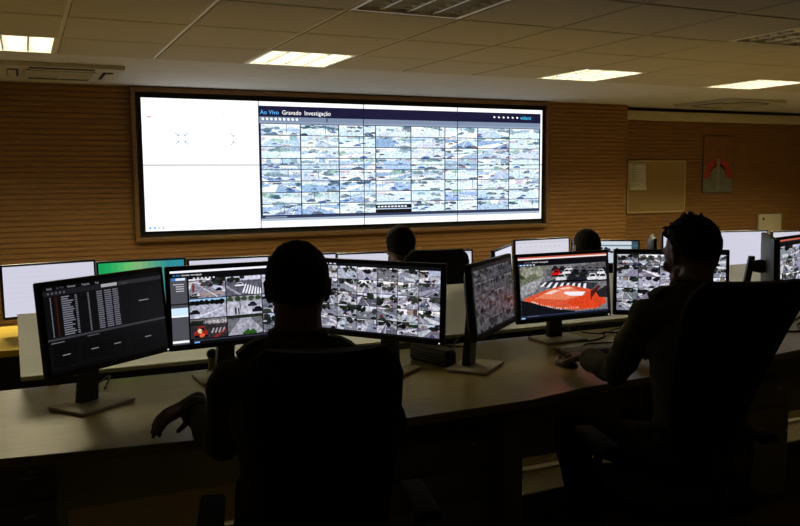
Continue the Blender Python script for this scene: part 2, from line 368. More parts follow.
# air conditioner cassettes in the plaster strip
def cassette(x, y, w, label):
    t = thing('air_conditioner', label, 'air conditioner', (x, y, CZ), 0, 'ceiling cassette units')
    h = w/2
    b = MB(); o = [(-h, -h), (h, -h), (h, h), (-h, h)]
    b.prism(o, -.035, -.001); b.build('fascia', acm, t)
    gr = MB(); a = h*.55; gr.box((-a, -a, -.040), (a, a, -.034)); gr.build('grille_back', dark, t)
    s = MB()
    for k in range(11):
        yy = -a+.02+(2*a-.04)*k/10; s.box((-a, yy-.009, -.047), (a, yy+.009, -.041), .002, seg=1)
    for xx in (-a, 0, a): s.box((xx-.012, -a, -.049), (xx+.012, a, -.043))
    s.build('grille', acm, t, smooth=False)
    for k in range(4):
        M = Matrix.Rotation(k*PI/2, 4, 'Z')
        MB().box((-a*.95, -h*.86, -.0385), (a*.95, -h*.68, -.034), 0, M).build('air_slot', dark, t)
        MB().box((-a*.93, -h*.85, -.050), (a*.93, -h*.72, -.043), .003, M @ Matrix.Translation((0, 0, 0))).build('flap', acm, t)
cassette(.34, 7.65, .95, 'square ceiling air conditioner by the left wall, left of the video wall')
cassette(8.35, 7.95, .95, 'square ceiling air conditioner above the cork board wall')
# ------------------------------------------------------------------ video wall
VX, VZ, PW, PH, VY = 1.1185, 1.0094, 1.21, .68, 8.672
vw = thing('video_wall', 'large wall of eight joined screens showing white desktop and camera grid', 'video wall', (VX, VY, VZ), 0)
vscreen = screen_mat('video wall picture', 1.22, .40, 38)
cv = Canvas(4*PW, 2*PH)
cv.rect(0, 0, 1, 1, (.985, .995, 1), 0)
WS = .247
def vh(px): return px
for k in range(13):
    yy = .19+.022*k
    cv.rect(.042, yy, .062, yy+.003, (.90, .92, .95), 1); cv.rect(.118, yy, .135, yy+.003, (.91, .93, .95), 1)
for k in range(9): cv.rect(.03+.012*k, .095, .036+.012*k, .10, (.88, .90, .93), 1)
cv.rect(.003, .035, .24, .037, (.90, .93, .96), 1); cv.rect(.003, .07, .24, .072, (.92, .94, .97), 1)
cv.rect(.012, .138, .021, .148, (.80, .55, .62), 1); cv.rect(.006, .012, .011, .018, (.85, .6, .65), 1); cv.rect(.17, .098, .176, .106, (.75, .72, .82), 1)
for (cx, full) in ((.082, 1), (.192, 0)):
    cy = .30
    for sx, sy in ((-1, -1), (-1, 1), (1, -1), (1, 1)):
        if not full and sx > 0: continue
        for (a, b, col, lv) in ((.10, .028, (.93, .95, .97), 1), (.045, .02, (.62, .76, .80), 2), (.028, .014, (.12, .42, .45), 3)):
            if (a == .10 and sx*sy < 0): continue
            ox = 0 if full else .008
            cv.poly([(cx+ox+sx*b*.30, cy+sy*b), (cx+ox+sx*a*.30+.0012*sx, cy+sy*a-.004*sy), (cx+ox+sx*a*.30-.0012*sx, cy+sy*a+.004*sy)], col, lv)
for k in range(4): cv.rect(.008+.009*k, .965, .0125+.009*k, .980, ((.3, .6, .9), (.2, .65, .8), (.7, .75, .8), (.6, .7, .8))[k], 2)
for k in range(5): cv.rect(.125+.013*k, .968, .131+.013*k, .980, (.75, .85, .93), 2)
cv.rect(.0, .955, .25, .957, (.85, .9, .95), 1)
# camera programme window
wx0, wx1 = .2505, .994
cv.rect(wx0, .036, wx1, .925, (.07, .07, .20), 1); cv.rect(wx0, .122, wx1, .160, (.46, .52, .62), 2); cv.rect(wx0, .157, wx1, .172, (.52, .58, .68), 3)
cv.rect(wx0+.0, .118, wx0+.160, .122, (.25, .28, .38), 3); cv.rect(wx0+.158, .12, wx0+.1605, .158, (.15, .17, .28), 4)
menu(cv, top=.102, x=wx0+.003, hg=.036, sx=.93)
for k in range(9):
    q = wx0+.006+k*.0098; cv.poly([(q, .130), (q+.004, .127), (q+.0062, .137), (q+.005, .149), (q+.001, .147)], (.95, .97, 1), 5)
for k in range(6):
    q = .853+k*.0135; cv.poly([(q, .066), (q+.006, .076), (q+.003, .086), (q, .083)], (1, 1, 1), 5)
cv.text('vident', .932, .092, .034, (.30, .80, .98))
rng = random.Random(11)
gx = [.2505+.003, .3505, .4475, .5455, .640, .735, .8255, .912, .9925]
gx = [.2535+(.9915-.2535)*k/8 for k in range(9)]
for j in range(8):
    for i in range(8):
        y0 = .174+(.902-.174)*j/8; y1 = .174+(.902-.174)*(j+1)/8
        if (i, j) == (3, 7):
            cv.rect(gx[i], y0, gx[i+1], y1, (.02, .02, .04), 2); cv.rect(gx[i], y0+.004, gx[i+1], y0+.022, (.85, .92, 1), 3)
            for k in range(9): cv.rect(gx[i]+.004+.0088*k, y0+.034, gx[i]+.010+.0088*k, y0+.046, (.88, .92, 1), 3)
            cv.rect(gx[i], y0+.056, gx[i+1], y0+.062, (.80, .88, 1), 3)
            continue
        cctv(cv, (gx[i]+.0012, y0+.003, gx[i+1]-.0012, y1-.003), rng, PAL_VW, 2, 4)
cv.rect(wx0, .905, wx1, .925, (.16, .20, .32), 9); cv.rect(wx0, .925, wx1, .945, (.62, .68, .76), 2); cv.rect(wx0+.01, .912, wx0+.06, .918, (.6, .66, .75), 10)
cv.rect(.9785, .925, .981, .93, (.5, .5, .6), 3)
MB().box((-.012, .028, -.012), (4*PW+.012, .046, 2*PH+.012)).build('mounting_frame', dark, vw)
for j in range(2):
    for i in range(4):
        p = MB(); p.box((i*PW+.0008, 0, (1-j)*PH+.0008), ((i+1)*PW-.0008, .03, (2-j)*PH-.0008), .0012, seg=1)
        po = p.build('display_panel', bezelm, vw, smooth=False)
        cv.build('picture', vscreen, po, lambda u, v, l: (u*4*PW, -.0006-.00012*l, (1-v)*2*PH), (i/4+.0009, j/2+.0028, (i+1)/4-.0009, (j+1)/2-.0028))
fr = thing('wall_frame', 'brown wooden surround framing the video wall', 'frame', (VX, WY, VZ), 0)
o = .055; t_ = .045
for lo, hi in (((-o-t_, -.085, -o-t_), (4*PW+o+t_, 0, -o)), ((-o-t_, -.085, 2*PH+o), (4*PW+o+t_, 0, 2*PH+o+t_)), ((-o-t_, -.085, -o), (-o, 0, 2*PH+o)), ((4*PW+o, -.085, -o), (4*PW+o+t_, 0, 2*PH+o))):
    MB().box(lo, hi, .004).build('frame_rail', woodtrim, fr)
MB().box((-o, -.004, -o), (4*PW+o, .0, 2*PH+o)).build('backing', dark, fr)
# ------------------------------------------------------------------ things on the far right wall
t = thing('cork_board', 'wooden-framed cork notice board on the recessed slatted wall', 'notice board', (8.2, RY, 1.385), 0)
w, h = 1.06, .74
MB().box((-w/2, -.016, -h/2), (w/2, 0, h/2)).build('board', cork, t)
f = MB()
for lo, hi in (((-w/2, -.024, -h/2), (w/2, 0, -h/2+.022)), ((-w/2, -.024, h/2-.022), (w/2, 0, h/2)), ((-w/2, -.024, -h/2), (-w/2+.022, 0, h/2)), ((w/2-.022, -.024, -h/2), (w/2, 0, h/2))): f.box(lo, hi, .003)
f.build('frame', pinem, t)
p = thing('paper_notice', 'white paper sheet pinned on the left of the cork board', 'paper', (7.845, RY-.0165, 1.53), 0)
s = MB(); n = 8
for k in range(n+1):
    z = .19-.38*k/n; y = -.004-.012*(k/n)**2
    s.v += [(-.15+.006*k/n, y, z), (.14+.014*k/n, y-.004, z)]
s.f = [(2*k, 2*k+1, 2*k+3, 2*k+2) for k in range(n)]
po = s.build('sheet', paperm, p)
so = po.modifiers.new('s', 'SOLIDIFY'); so.thickness = .001
l = MB(); 
for k in range(12):
    z = .12-.023*k; y = -.0075-.012*((.19-z)/.38)**2
    l.box((-.11, y-.0012, z), (.03+.07*((k*7) % 5)/4, y-.0005, z+.005))
l.build('printed_lines', inkm, p, smooth=False)
MB().lathe([(.008, 0), (.009, .006), (.005, .012)], 12, Matrix.Translation((-.06, -.006, .165)) @ Matrix.Rotation(PI/2, 4, 'X')).build('pin', darkp, p)
t = thing('poster', 'tall poster with a red arch over grey on the right wall', 'poster', (9.36, RY-.002, 1.70), 0)
w, h = .60, .84
MB().box((-w/2, -.012, -h/2), (w/2, 0, h/2), .002).build('backing', darkp, t)
pr = MB(); pr.box((-w/2+.012, -.0135, -.02), (w/2-.012, -.012, h/2-.012)); pr.build('upper_field', pm('poster umber', (.20, .085, .028), .6, .2, 8), t)
MB().box((-w/2+.012, -.0135, -h/2+.012), (w/2-.012, -.012, -.02)).build('lower_field', pm('poster grey', (.155, .165, .13), .6, .15, 8), t)
def arch(r0, r1, cz, a0=0, a1=PI, n=24):
    b = MB(); 
    for k in range(n+1):
        a = a0+(a1-a0)*k/n
        for r in (r0, r1): b.v += [(math.cos(a)*r, -.0150, cz+math.sin(a)*r), (math.cos(a)*r, -.0136, cz+math.sin(a)*r)]
    for k in range(n):
        i = 4*k; b.f += [(i, i+2, i+6, i+4), (i+1, i+5, i+7, i+3), (i, i+4, i+5, i+1), (i+2, i+3, i+7, i+6)]
    b.f += [(0, 1, 3, 2), (4*n, 4*n+2, 4*n+3, 4*n+1)]; return b
arch(.17, .285, -.20).build('red_arch', pm('poster red', (.36, .035, .02), .6, .15, 10), t)
arch(.09, .165, -.16).build('pale_arch', pm('poster sage', (.20, .19, .13), .6, .15, 10), t)
MB().box((-.03, -.0165, -.36), (.03, -.0152, .08)).build('pale_stripe', pm('poster pale', (.24, .23, .18), .6, .1, 10), t)
t = thing('wall_panel', 'small cream box on the far wall behind the right-hand screens', 'wall box', (10.44, RY, .76), 0)
MB().box((-.24, -.05, -.22), (.24, 0, .18), .008).build('cover', beamm, t); MB().box((-.17, -.054, .09), (-.13, -.05, .13), .003).build('switch', darkp, t)
# ------------------------------------------------------------------ desks
def edge_y(x):
    P = [(-.6, 2.68), (-.1, 2.60), (.465, 2.52), (1.11, 2.445), (1.65, 2.45), (1.92, 2.505), (2.95, 2.58), (3.3, 2.63), (5.6, 2.63)]
    for a, b in zip(P, P[1:]):
        if x <= b[0]: return a[1]+(b[1]-a[1])*(x-a[0])/(b[0]-a[0])
    return P[-1][1]
dk = thing('desk', 'long operator desk in front carrying the dark and camera monitors', 'desk', (0, 0, 0), 0)
DZ = .75
out = [(x/20., edge_y(x/20.)) for x in range(-12, 113)]
b = bmesh.new()
vs = [b.verts.new((x, y, DZ)) for x, y in out]+[b.verts.new((5.6, 3.46, DZ)), b.verts.new((-.6, 3.46, DZ))]
fc = b.faces.new(vs); ex = bmesh.ops.extrude_face_region(b, geom=[fc]); bmesh.ops.translate(b, verts=[v for v in ex['geom'] if isinstance(v, bmesh.types.BMVert)], vec=(0, 0, -.032))
bmesh.ops.bevel(b, geom=[e for e in b.edges if abs(e.verts[0].co.z-e.verts[1].co.z) < 1e-5], offset=.003, segments=2, affect='EDGES')
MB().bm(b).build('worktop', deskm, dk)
for x0, x1, y0 in ((-.6, -.55, 2.75), (1.568, 1.648, 2.50), (5.5, 5.58, 2.70)): MB().box((x0, y0, 0), (x1, 3.40, DZ-.033), .003).build('panel_leg', carc, dk)
MB().box((-.55, 3.12, .36), (1.585, 3.145, DZ-.033)).build('modesty_panel', carc, dk)
MB().box((1.65, 3.41, .13), (5.5, 3.435, DZ-.033)).build('modesty_panel', carc, dk)
ds = thing('desk_screen', 'long low frosted grey screen standing along the back of the front desk', 'desk screen', (0, 3.515, 0), 0)
so_ = MB().box((-.045, -.006, .775), (5.55, .006, 1.035)).build('screen_panel', frost, ds, smooth=False)
so_.data.materials.append(clear)
for p_ in so_.data.polygons: p_.material_index = 0 if p_.normal.y > .5 else 1
MB().box((-.045, -.012, .768), (5.55, .012, .784), .002).build('screen_rail', silver, ds)
MB().box((-.59, 3.462, .66), (5.59, 3.498, .735)).build('cable_channel', blackp, dk)
for x in (.05, 1.3, 2.6, 4.0, 5.4): MB().box((x, -.012, 0), (x+.05, .012, .768)).build('post', darkp, ds)
# pedestals
def pedestal(x0, x1, y, h, label, hand):
    t = thing('drawer_pedestal', label, 'drawer unit', ((x0+x1)/2, y, 0), 0, 'drawer units under the front desk')
    w = x1-x0
    MB().box((-w/2, .02, .03), (w/2, .5, h), .003).build('carcass', carc, t)
    zz = h-.008
    for k, dh in enumerate((.125, .125, h-.30)):
        d = MB().box((-w/2+.003, 0, zz-dh+.006), (w/2-.003, .02, zz), .003).build('drawer', carc, t)
        if hand: 
            hb = MB(); hx = w/2-.10
            hb.box((hx, -.022, zz-.045), (hx+.042, -.001, zz-.034), .002); hb.build('handle', silver, d)
        zz -= dh
    lx = w/2-.075
    MB().lathe([(.011, 0), (.011, .004), (.006, .005)], 14, Matrix.Translation((lx, 0, h-.04)) @ Matrix.Rotation(PI/2, 4, 'X')).build('lock', silver, t)
    for sx in (-w/2+.05, w/2-.05):
        for sy in (.07, .45): MB().lathe([(.02, 0), (.022, .01), (.018, .03)], 12, Matrix.Translation((sx, sy, 0))).build('foot', blackp, t)
pedestal(-.44, .05, 2.70, .70, 'drawer unit with small bright handles at the lower left', True)
pedestal(1.13, 1.555, 2.58, .61, 'drawer unit under the desk right of the man on the left', False)
pedestal(2.82, 3.27, 2.68, .60, 'drawer unit under the desk behind the right-hand chair', False)
# second row desk
d2 = thing('desk', 'light wood desk of the second row beyond the grey screen panel', 'desk', (0, 0, 0), 0)
MB().box((-.9, 4.27, DZ-.032), (6.4, 4.98, DZ), .003).build('worktop', deskm_lit, d2)
for x in (-.88, 1.3, 2.62, 4.0, 6.33): MB().box((x, 4.34, 0), (x+.05, 4.95, DZ-.033), .003).build('panel_leg', blackp, d2)
MB().box((-.83, 4.90, .10), (6.33, 4.92, DZ-.033)).build('modesty_panel', blackp, d2)
# ------------------------------------------------------------------ monitors
def monitor(x, y, zb, yaw, tilt, W, H, label, canvas=None, mat=None, base=(0, .11), bez=.016, shell=None, group=None, led=True, deskz=DZ, slim=1., neckw=.062):
    group = group or ('monitors on the front desk' if y < 4 else 'monitors on the second row desk')
    """x,y,zb: bottom centre of the front face; base: offset of the foot behind it"""
    t = thing('monitor', label, 'monitor', (x, y, deskz), yaw, group)
    M = Matrix.Translation((0, 0, zb-deskz)) @ Matrix.Rotation(-tilt, 4, 'X')
    b = MB(); b.box((-W/2, 0, 0), (W/2, .026, H), .006, M); hous = b.build('housing', bezelm if shell is None else bezelm, t)
    s = MB(); n = 10; rings = []
    for yy, k in ((.024, .995), (.024+.012*slim, .96), (.024+.026*slim, .80), (.024+.036*slim, .55)):
        rings.append([M @ Vector((W/2*k*math.copysign(abs(math.cos(a))**.35, math.cos(a)), yy, H/2+H/2*k*math.copysign(abs(math.sin(a))**.35, math.sin(a)))) for a in [2*PI*(q+.5)/24 for q in range(24)]])
    s.loft(rings); s.build('back_shell', shell or blackp, t)
    sw, sh = W-2*bez, H-2*bez-.004
    if canvas:
        def xf(u, v, l): return tuple(M @ Vector((-sw/2+u*sw, -.0004-.00008*l, bez+.004+(1-v)*sh)))
        canvas.build('display', mat, t, xf)
    cz = H*.5; hub = M @ Vector((0, .058, cz))
    bx, by = base
    nk = MB()
    p0 = Vector((bx, by+.03, .012)); p1 = Vector((bx*.3, max(hub.y+.035, by*.8), hub.z+.05))
    d = (p1-p0)
    sec = lambda p, w, dd: [p+Vector((-w/2, -dd/2, 0)), p+Vector((w/2, -dd/2, 0)), p+Vector((w/2, dd/2, 0)), p+Vector((-w/2, dd/2, 0))]
    nk.loft([sec(p0+d*k, neckw+.012*(1-k), .034-.006*k) for k in (0, .25, .5, .75, 1)])
    nk.build('stand_neck', darkp, t, ang=50)
    hb = MB(); hb.capsule(hub-Vector((0, .004, 0)), .036, Vector((p1.x, p1.y-.01, hub.z)), .030); hb.build('hinge', blackp, t)
    fb = MB(); fb.box((bx-.12, by-.09, 0), (bx+.12, by+.09, .013), .005); fb.build('stand_base', silver, t)
    if led:
        MB().box((W/2-.020, -.0012, .007), (W/2-.015, .001, .0105), 0, M).build('power_light', ledm, t)
    return t
scr = screen_mat('monitor picture', 1.05, .55, 90)
scr_list = screen_mat('dark list picture', .62, .1, 70)
scr_dim = screen_mat('dim monitor picture', .16, .45, 70)
scr_plain = screen_mat('plain monitor picture', .80, .1, 20)
# the dark list monitor
c = Canvas(.513, .289)
rng = random.Random(3)
c.rect(0, 0, 1, 1, (.055, .055, .065), 0); c.rect(0, .0, 1, .055, (.03, .03, .035), 1); c.rect(0, .055, .58, .115, (.13, .13, .15), 1); c.rect(.60, .055, 1, .105, (.20, .20, .22), 1)
for txt, x in (('Início', .03), ('Ao Vivo', .10), ('Gravado', .185), ('Pesquisa', .30), ('Log', .41)): c.text(txt, x, .042, .024, (.75, .75, .78) if x != .10 else (.4, .4, .42), 4)
c.rect(.455, .062, .59, .10, (.80, .80, .82), 3); c.text('Eventos', .63, .092, .02, (.45, .45, .48), 4)
for k in range(5): c.rect(.03+.03*k, .075, .045+.03*k, .098, (.4, .4, .43), 4)
c.rect(.0, .60, 1, .625, (.27, .27, .30), 2); c.rect(.605, .115, .609, .60, (.12, .12, .13), 2)
for r in range(18):
    y = .135+.0255*r
    c.rect(.045, y, .052, y+.013, (.7, .7, .72), 3); c.rect(.085, y+.001, .096, y+.013, (.42, .14, .06), 3)
    c.rect(.13, y, .13+rng.uniform(.05, .10), y+.013, (.58, .58, .64), 3)
    for cx, w in ((.235, .018), (.335, .014), (.41, .05), (.475, .06), (.545, .05)): c.rect(cx, y, cx+w*rng.uniform(.9, 1.0), y+.014, (.52, .52, .58), 3)
for x0, x1 in ((.03, .22), (.24, .46), (.475, .61), (.66, .98)): c.rect(x0, .67, x1, .93, (.035, .035, .042), 2); c.rect((x0+x1)/2-.03, .80, (x0+x1)/2+.03, .81, (.62, .62, .66), 3)
c.rect(.77, .33, .86, .342, (.62, .62, .66), 3); c.rect(.02, .645, .12, .655, (.5, .5, .53), 3); c.rect(.30, .64, .40, .648, (.45, .45, .48), 3); c.rect(.0, .955, 1, 1, (.03, .03, .035), 2)
monitor(.265, 2.992, .909, .627, .096, .545, .325, 'monitor with a dark list of events, angled at the left end of the desk', c, scr_list, (-.005, .12))
# left camera monitor: nine pictures beside a grey tree
c = Canvas(.513, .289); rng = random.Random(8)
c.rect(0, 0, 1, 1, (.045, .045, .06), 0); c.rect(0, .008, 1, .036, (.95, .95, 1), 1); menu(c, top=.078, hg=.022)
c.rect(0, .10, .122, .985, (.30, .30, .33), 1); c.rect(.01, .105, .11, .135, (.85, .92, 1), 2); c.rect(.01, .105, .04, .135, (.2, .5, .85), 3)
for k in range(6): c.rect(.17+.03*k, .108, .185+.03*k, .13, (.8, .8, .85), 2)
for k in range(4): c.rect(.02+.02*(k > 0), .18+.03*k, .10, .192+.03*k, (.75, .75, .78), 2)
c.rect(.0, .50, .122, .60, (.80, .90, 1), 2); c.rect(.0, .60, .122, .62, (.95, .97, 1), 3); c.rect(.0, .935, .122, .965, (.95, .97, 1), 3); c.rect(.0, .44, .122, .46, (.1, .1, .12), 3)
gx0, gx1, gy0, gy1 = .132, .985, .122, .935; cw = (gx1-gx0)/3; ch = (gy1-gy0)/3
cell = lambda i, j: (gx0+i*cw+.004, gy0+j*ch+.006, gx0+(i+1)*cw-.004, gy0+(j+1)*ch-.006)
def sub(r): return (lambda a: r[0]+(r[2]-r[0])*a), (lambda a: r[1]+(r[3]-r[1])*a)
r = cell(0, 0); cctv(c, r, rng, PAL_M, 2, 5); X, Y = sub(r); blob(c, rng, X(.12), Y(.45), .012, .07, (.50, .2, .14), 8, r); c.rect(X(.1), Y(.75), X(.95), Y(.86), (.70, .58, .54), 3, r, 1.)
r = cell(1, 0); X, Y = sub(r); c.rect(*r, (.36, .36, .42), 2, r, 1.); c.rect(X(0), Y(0), X(1), Y(.22), (.82, .82, .9), 3, r, 1.)
for k in range(5): blob(c, rng, X(rng.uniform(0, .5)), Y(rng.uniform(.05, .2)), cw*.09, ch*.12, (.12, .14, .12), 4, r)
c.poly([(X(0), Y(.42)), (X(.42), Y(.95)), (X(.35), Y(1)), (X(0), Y(.55))], (.62, .62, .68), 4, r, 1.)
car(c, rng, X(.25), Y(.33), cw*.26, ch*.22, (.9, .9, .95), PAL_M, 5, r)
for k in range(7): c.poly([(X(.55+.07*k), Y(.42+.045*k)), (X(.585+.07*k), Y(.41+.045*k)), (X(.50+.085*k), Y(.88+.03*k)), (X(.44+.085*k), Y(.90+.03*k))], (.93, .93, .97), 6, r, .3)
r = cell(0, 1); X, Y = sub(r); c.rect(*r, (.70, .70, .78), 2, r, 1.); c.rect(X(0), Y(0), X(1), Y(.12), (.62, .78, .95), 3, r)
for k in range(7): blob(c, rng, X(.05+.14*k), Y(.2), cw*.10, ch*.14, (.05, .06, .06), 4, r)
car(c, rng, X(.0), Y(.55), cw*.26, ch*.2, (.08, .08, .1), PAL_M, 5, r); c.poly([(X(.1), Y(.95)), (X(.9), Y(.5)), (X(.95), Y(.52)), (X(.2), Y(1))], (.88, .88, .95), 4, r, .5)
r = cell(1, 1); X, Y = sub(r); c.rect(*r, (.74, .74, .80), 2, r, 1.); c.rect(X(0), Y(0), X(1), Y(.3), (.62, .64, .66), 3, r, 1.)
for k in range(5): blob(c, rng, X(.1+.2*k), Y(.14), cw*.1, ch*.14, (.22, .28, .2), 4, r)
c.rect(X(.36), Y(.1), X(.385), Y(.7), (.2, .2, .22), 5, r); c.rect(X(.22), Y(.6), X(.27), Y(.95), (.16, .16, .2), 5, r); c.rect(X(.31), Y(.62), X(.35), Y(.95), (.2, .2, .24), 5, r)
car(c, rng, X(.6), Y(.35), cw*.25, ch*.2, (.15, .16, .25), PAL_M, 5, r); car(c, rng, X(.72), Y(.62), cw*.3, ch*.25, (.08, .08, .12), PAL_M, 5, r)
r = cell(0, 2); X, Y = sub(r); c.rect(*r, (.20, .18, .20), 2, r, 1.); c.rect(X(0), Y(0), X(1), Y(.3), (.45, .43, .44), 3, r, 1.)
for k in range(6): blob(c, rng, X(.4+.12*k), Y(.18), cw*.06, ch*.1, (.7, .68, .7), 4, r); blob(c, rng, X(.05+.07*k), Y(.2), cw*.07, ch*.14, (.1, .12, .1), 4, r)
for k in range(4): c.poly([(X(.55+.1*k), Y(.75)), (X(.62+.1*k), Y(.5)), (X(.65+.1*k), Y(.52)), (X(.60+.1*k), Y(.78))], (.65, .6, .62), 4, r)
car(c, rng, X(.1), Y(.38), cw*.34, ch*.5, (.62, .14, .10), PAL_M, 5, r); blob(c, rng, X(.24), Y(.62), cw*.07, ch*.12, (1, .85, .70), 7, r); blob(c, rng, X(.3), Y(.85), cw*.09, ch*.1, (.95, .4, .25), 7, r)
c.poly([(X(.6), Y(1)), (X(.95), Y(.6)), (X(1), Y(.62)), (X(.72), Y(1))], (.55, .16, .14), 4, r)
r = cell(1, 2); X, Y = sub(r); c.rect(*r, (.42, .42, .45), 2, r, 1.); c.rect(X(0), Y(0), X(1), Y(.12), (.14, .18, .14), 4, r, 1.)
c.poly([(X(.4), Y(.05)), (X(.62), Y(.05)), (X(1.05), Y(.9)), (X(.85), Y(1)), (X(0), Y(1))], (.66, .66, .72), 3, r, 1.)
for k in range(7): blob(c, rng, X(.55+.05*k-.08), Y(.95-.05*(k % 3)), cw*.06, ch*.13, (.16, .34, .12), 5, r)
for j in range(3): cctv(c, cell(2, j), rng, PAL_M, 2, 5)
c.rect(.155, .945, .985, .962, (.2, .2, .26), 2); c.rect(.16, .968, .2, .985, (.5, .7, .95), 3)
monitor(.747, 3.162, .906, .065, .054, .545, .325, 'camera monitor with a grey side list, left of the man on the left', c, scr, (-.02, .12), led=False)
c = Canvas(.578, .289); rng = random.Random(21); c.rect(0, 0, 1, 1, (.05, .05, .06), 0)
for k in range(3): c.rect(.06+.035*k, .014, .08+.035*k, .03, (.85, .85, .9), 2)
mosaic(c, (.0, .045, 1, .975), 6, 5, rng, PAL_M, .0025, 4)
monitor(1.292, 3.053, .899, -.93, .05, .61, .325, 'camera grid monitor between the man on the left and the black mesh holder', c, scr, (.0, .09))
c = Canvas(.49, .28); rng = random.Random(5); c.rect(0, 0, 1, 1, (.10, .10, .11), 0); mosaic(c, (.02, .05, .98, .97), 6, 5, rng, PAL_M, .003, 4)
monitor(1.784, 2.905, .914, .69, .09, .52, .309, 'dim camera grid monitor turned sideways, seen obliquely at the middle of the desk', c, scr_dim, (.0, .10), led=False)
# orange roundabout monitor
c = Canvas(.513, .289); rng = random.Random(13)
c.rect(0, 0, 1, 1, (.04, .045, .07), 0); c.rect(0, 0, 1, .022, (.75, .35, .25), 1); c.rect(0, .022, 1, .045, (.96, .90, .90), 1); menu(c, cols=((.5, .5, .55), (.9, .9, .92), (.9, .9, .92)), top=.10, x=.07, hg=.026)
c.rect(0, .045, 1, .07, (.10, .05, .05), 1); c.rect(.0, .115, .12, .14, (.2, .35, .55), 2)
for k in range(5): c.rect(.02+.035*k, .12, .04+.035*k, .138, (.8, .85, .9), 3)
r = (.012, .15, .988, .94); X, Y = sub(r); W_, H_ = r[2]-r[0], r[3]-r[1]
c.rect(*r, (.46, .46, .48), 1, r, 1.)
c.poly([(X(0), Y(.0)), (X(.30), Y(0)), (X(.26), Y(.22)), (X(0), Y(.42))], (.42, .44, .36), 2, r, 1.)
for k in range(9): blob(c, rng, X(rng.uniform(0, .22)), Y(rng.uniform(0, .2)), W_*.05, H_*.10, rng.choice([(.16, .19, .13), (.28, .30, .2), (.6, .6, .55)]), 3, r)
c.poly([(X(0), Y(.40)), (X(.27), Y(.22)), (X(.16), Y(.52)), (X(0), Y(.62))], (.62, .62, .64), 3, r, 1.)
c.poly([(X(.3), Y(.10)), (X(1), Y(.0)), (X(1), Y(.35)), (X(.62), Y(.34)), (X(.30), Y(.22))], (.36, .35, .36), 2, r, 1.)
for row, (y0, s, n) in enumerate(((.02, .075, 9), (.09, .095, 8), (.19, .13, 6))):
    for k in range(n):
        car(c, rng, X(.36+.02*row+k*.082+row*k*.02), Y(y0+.012*k), W_*s, H_*s*1.2, rng.choice([(.08, .08, .1), (.9, .9, .92), (.35, .36, .4), (.12, .12, .16), (.85, .85, .88)]), PAL_M, 4+2*row, r)
car(c, rng, X(.36), Y(.10), W_*.10, H_*.13, (.8, .08, .07), PAL_M, 8, r)
c.poly([(X(.22), Y(.36)), (X(.42), Y(.28)), (X(.90), Y(.45)), (X(.80), Y(.60)), (X(.30), Y(.46))], (.20, .20, .24), 5, r, 1.)
for k in range(8): c.poly([(X(.27+.065*k), Y(.35+.012*k)), (X(.30+.065*k), Y(.34+.012*k)), (X(.285+.07*k-.03), Y(.43+.022*k)), (X(.245+.07*k-.03), Y(.435+.022*k))], (.92, .92, .94), 7, r, .3)
org = [(X(.02), Y(.66))]+[(X(.12+.055*k), Y(.60-.16*math.sin(PI*min(1, k/8.)*.5))) for k in range(9)]+[(X(.80), Y(.56)), (X(.96), Y(.70)), (X(.99), Y(.86)), (X(.86), Y(.97)), (X(.62), Y(.97)), (X(.40), Y(.90)), (X(.2), Y(.80)), (X(.06), Y(.72))]
c.poly(org, (.84, .33, .20), 8, r, .6)
c.poly([(X(.15), Y(.66)), (X(.35), Y(.50)), (X(.60), Y(.50)), (X(.74), Y(.66)), (X(.5), Y(.74))], (.91, .50, .36), 9, r, .5)
c.poly([(X(.5), Y(.80)), (X(.80), Y(.62)), (X(.97), Y(.80)), (X(.9), Y(.95)), (X(.62), Y(.93))], (.86, .26, .12), 9, r, .5)
c.poly([(X(.26), Y(.58)), (X(.36), Y(.52)), (X(.45), Y(.53)), (X(.34), Y(.60))], (.95, .80, .76), 10, r, .2); c.poly([(X(.50), Y(.57)), (X(.74), Y(.60)), (X(.70), Y(.68)), (X(.55), Y(.66)), (X(.48), Y(.60))], (.96, .92, .95), 10, r, .1)
c.poly([(X(.42), Y(.49)), (X(.55), Y(.47)), (X(.60), Y(.51)), (X(.47), Y(.52))], (.94, .76, .68), 10, r, .2)
c.poly([(X(.80), Y(.60)), (X(.90), Y(.48)), (X(.92), Y(.52)), (X(.82), Y(.72)), (X(.80), Y(.80))], (.30, .10, .08), 10, r); c.poly([(X(.86), Y(.62)), (X(1), Y(.5)), (X(1), Y(.76)), (X(.90), Y(.74))], (.14, .12, .14), 10, r, .6)
c.poly([(X(0), Y(.68)), (X(.08), Y(.72)), (X(.38), Y(.91)), (X(.6), Y(.98)), (X(.6), Y(1)), (X(0), Y(1))], (.06, .07, .09), 11, r, 1.)
for k, ch_ in enumerate('www.sivnet.org.br/live'):
    a = k/21.; c.text(ch_, X(.115+.52*a), Y(.745+.195*a-.06*math.sin(PI*a)*-1+.0), .042, (1, .93, .88), 12, 1.0)
c.rect(0, .945, 1, .965, (.16, .20, .30), 3); c.rect(.01, .968, .05, .99, (.6, .75, .95), 3); c.rect(.07, .95, .2, .96, (.35, .4, .5), 4)
monitor(2.317, 3.155, .88, .013, .106, .545, .325, 'monitor showing an orange road marking and rows of parked cars', c, scr, (.07, .16))
c = Canvas(.513, .289); rng = random.Random(34); c.rect(0, 0, 1, 1, (.05, .05, .06), 0); mosaic(c, (.0, .03, 1, .985), 5, 5, rng, PAL_M, .003, 4)
monitor(2.84, 3.029, .879, -.581, .057, .545, .325, 'camera grid monitor partly hidden behind the man on the right', c, scr, (0, .11), led=False)
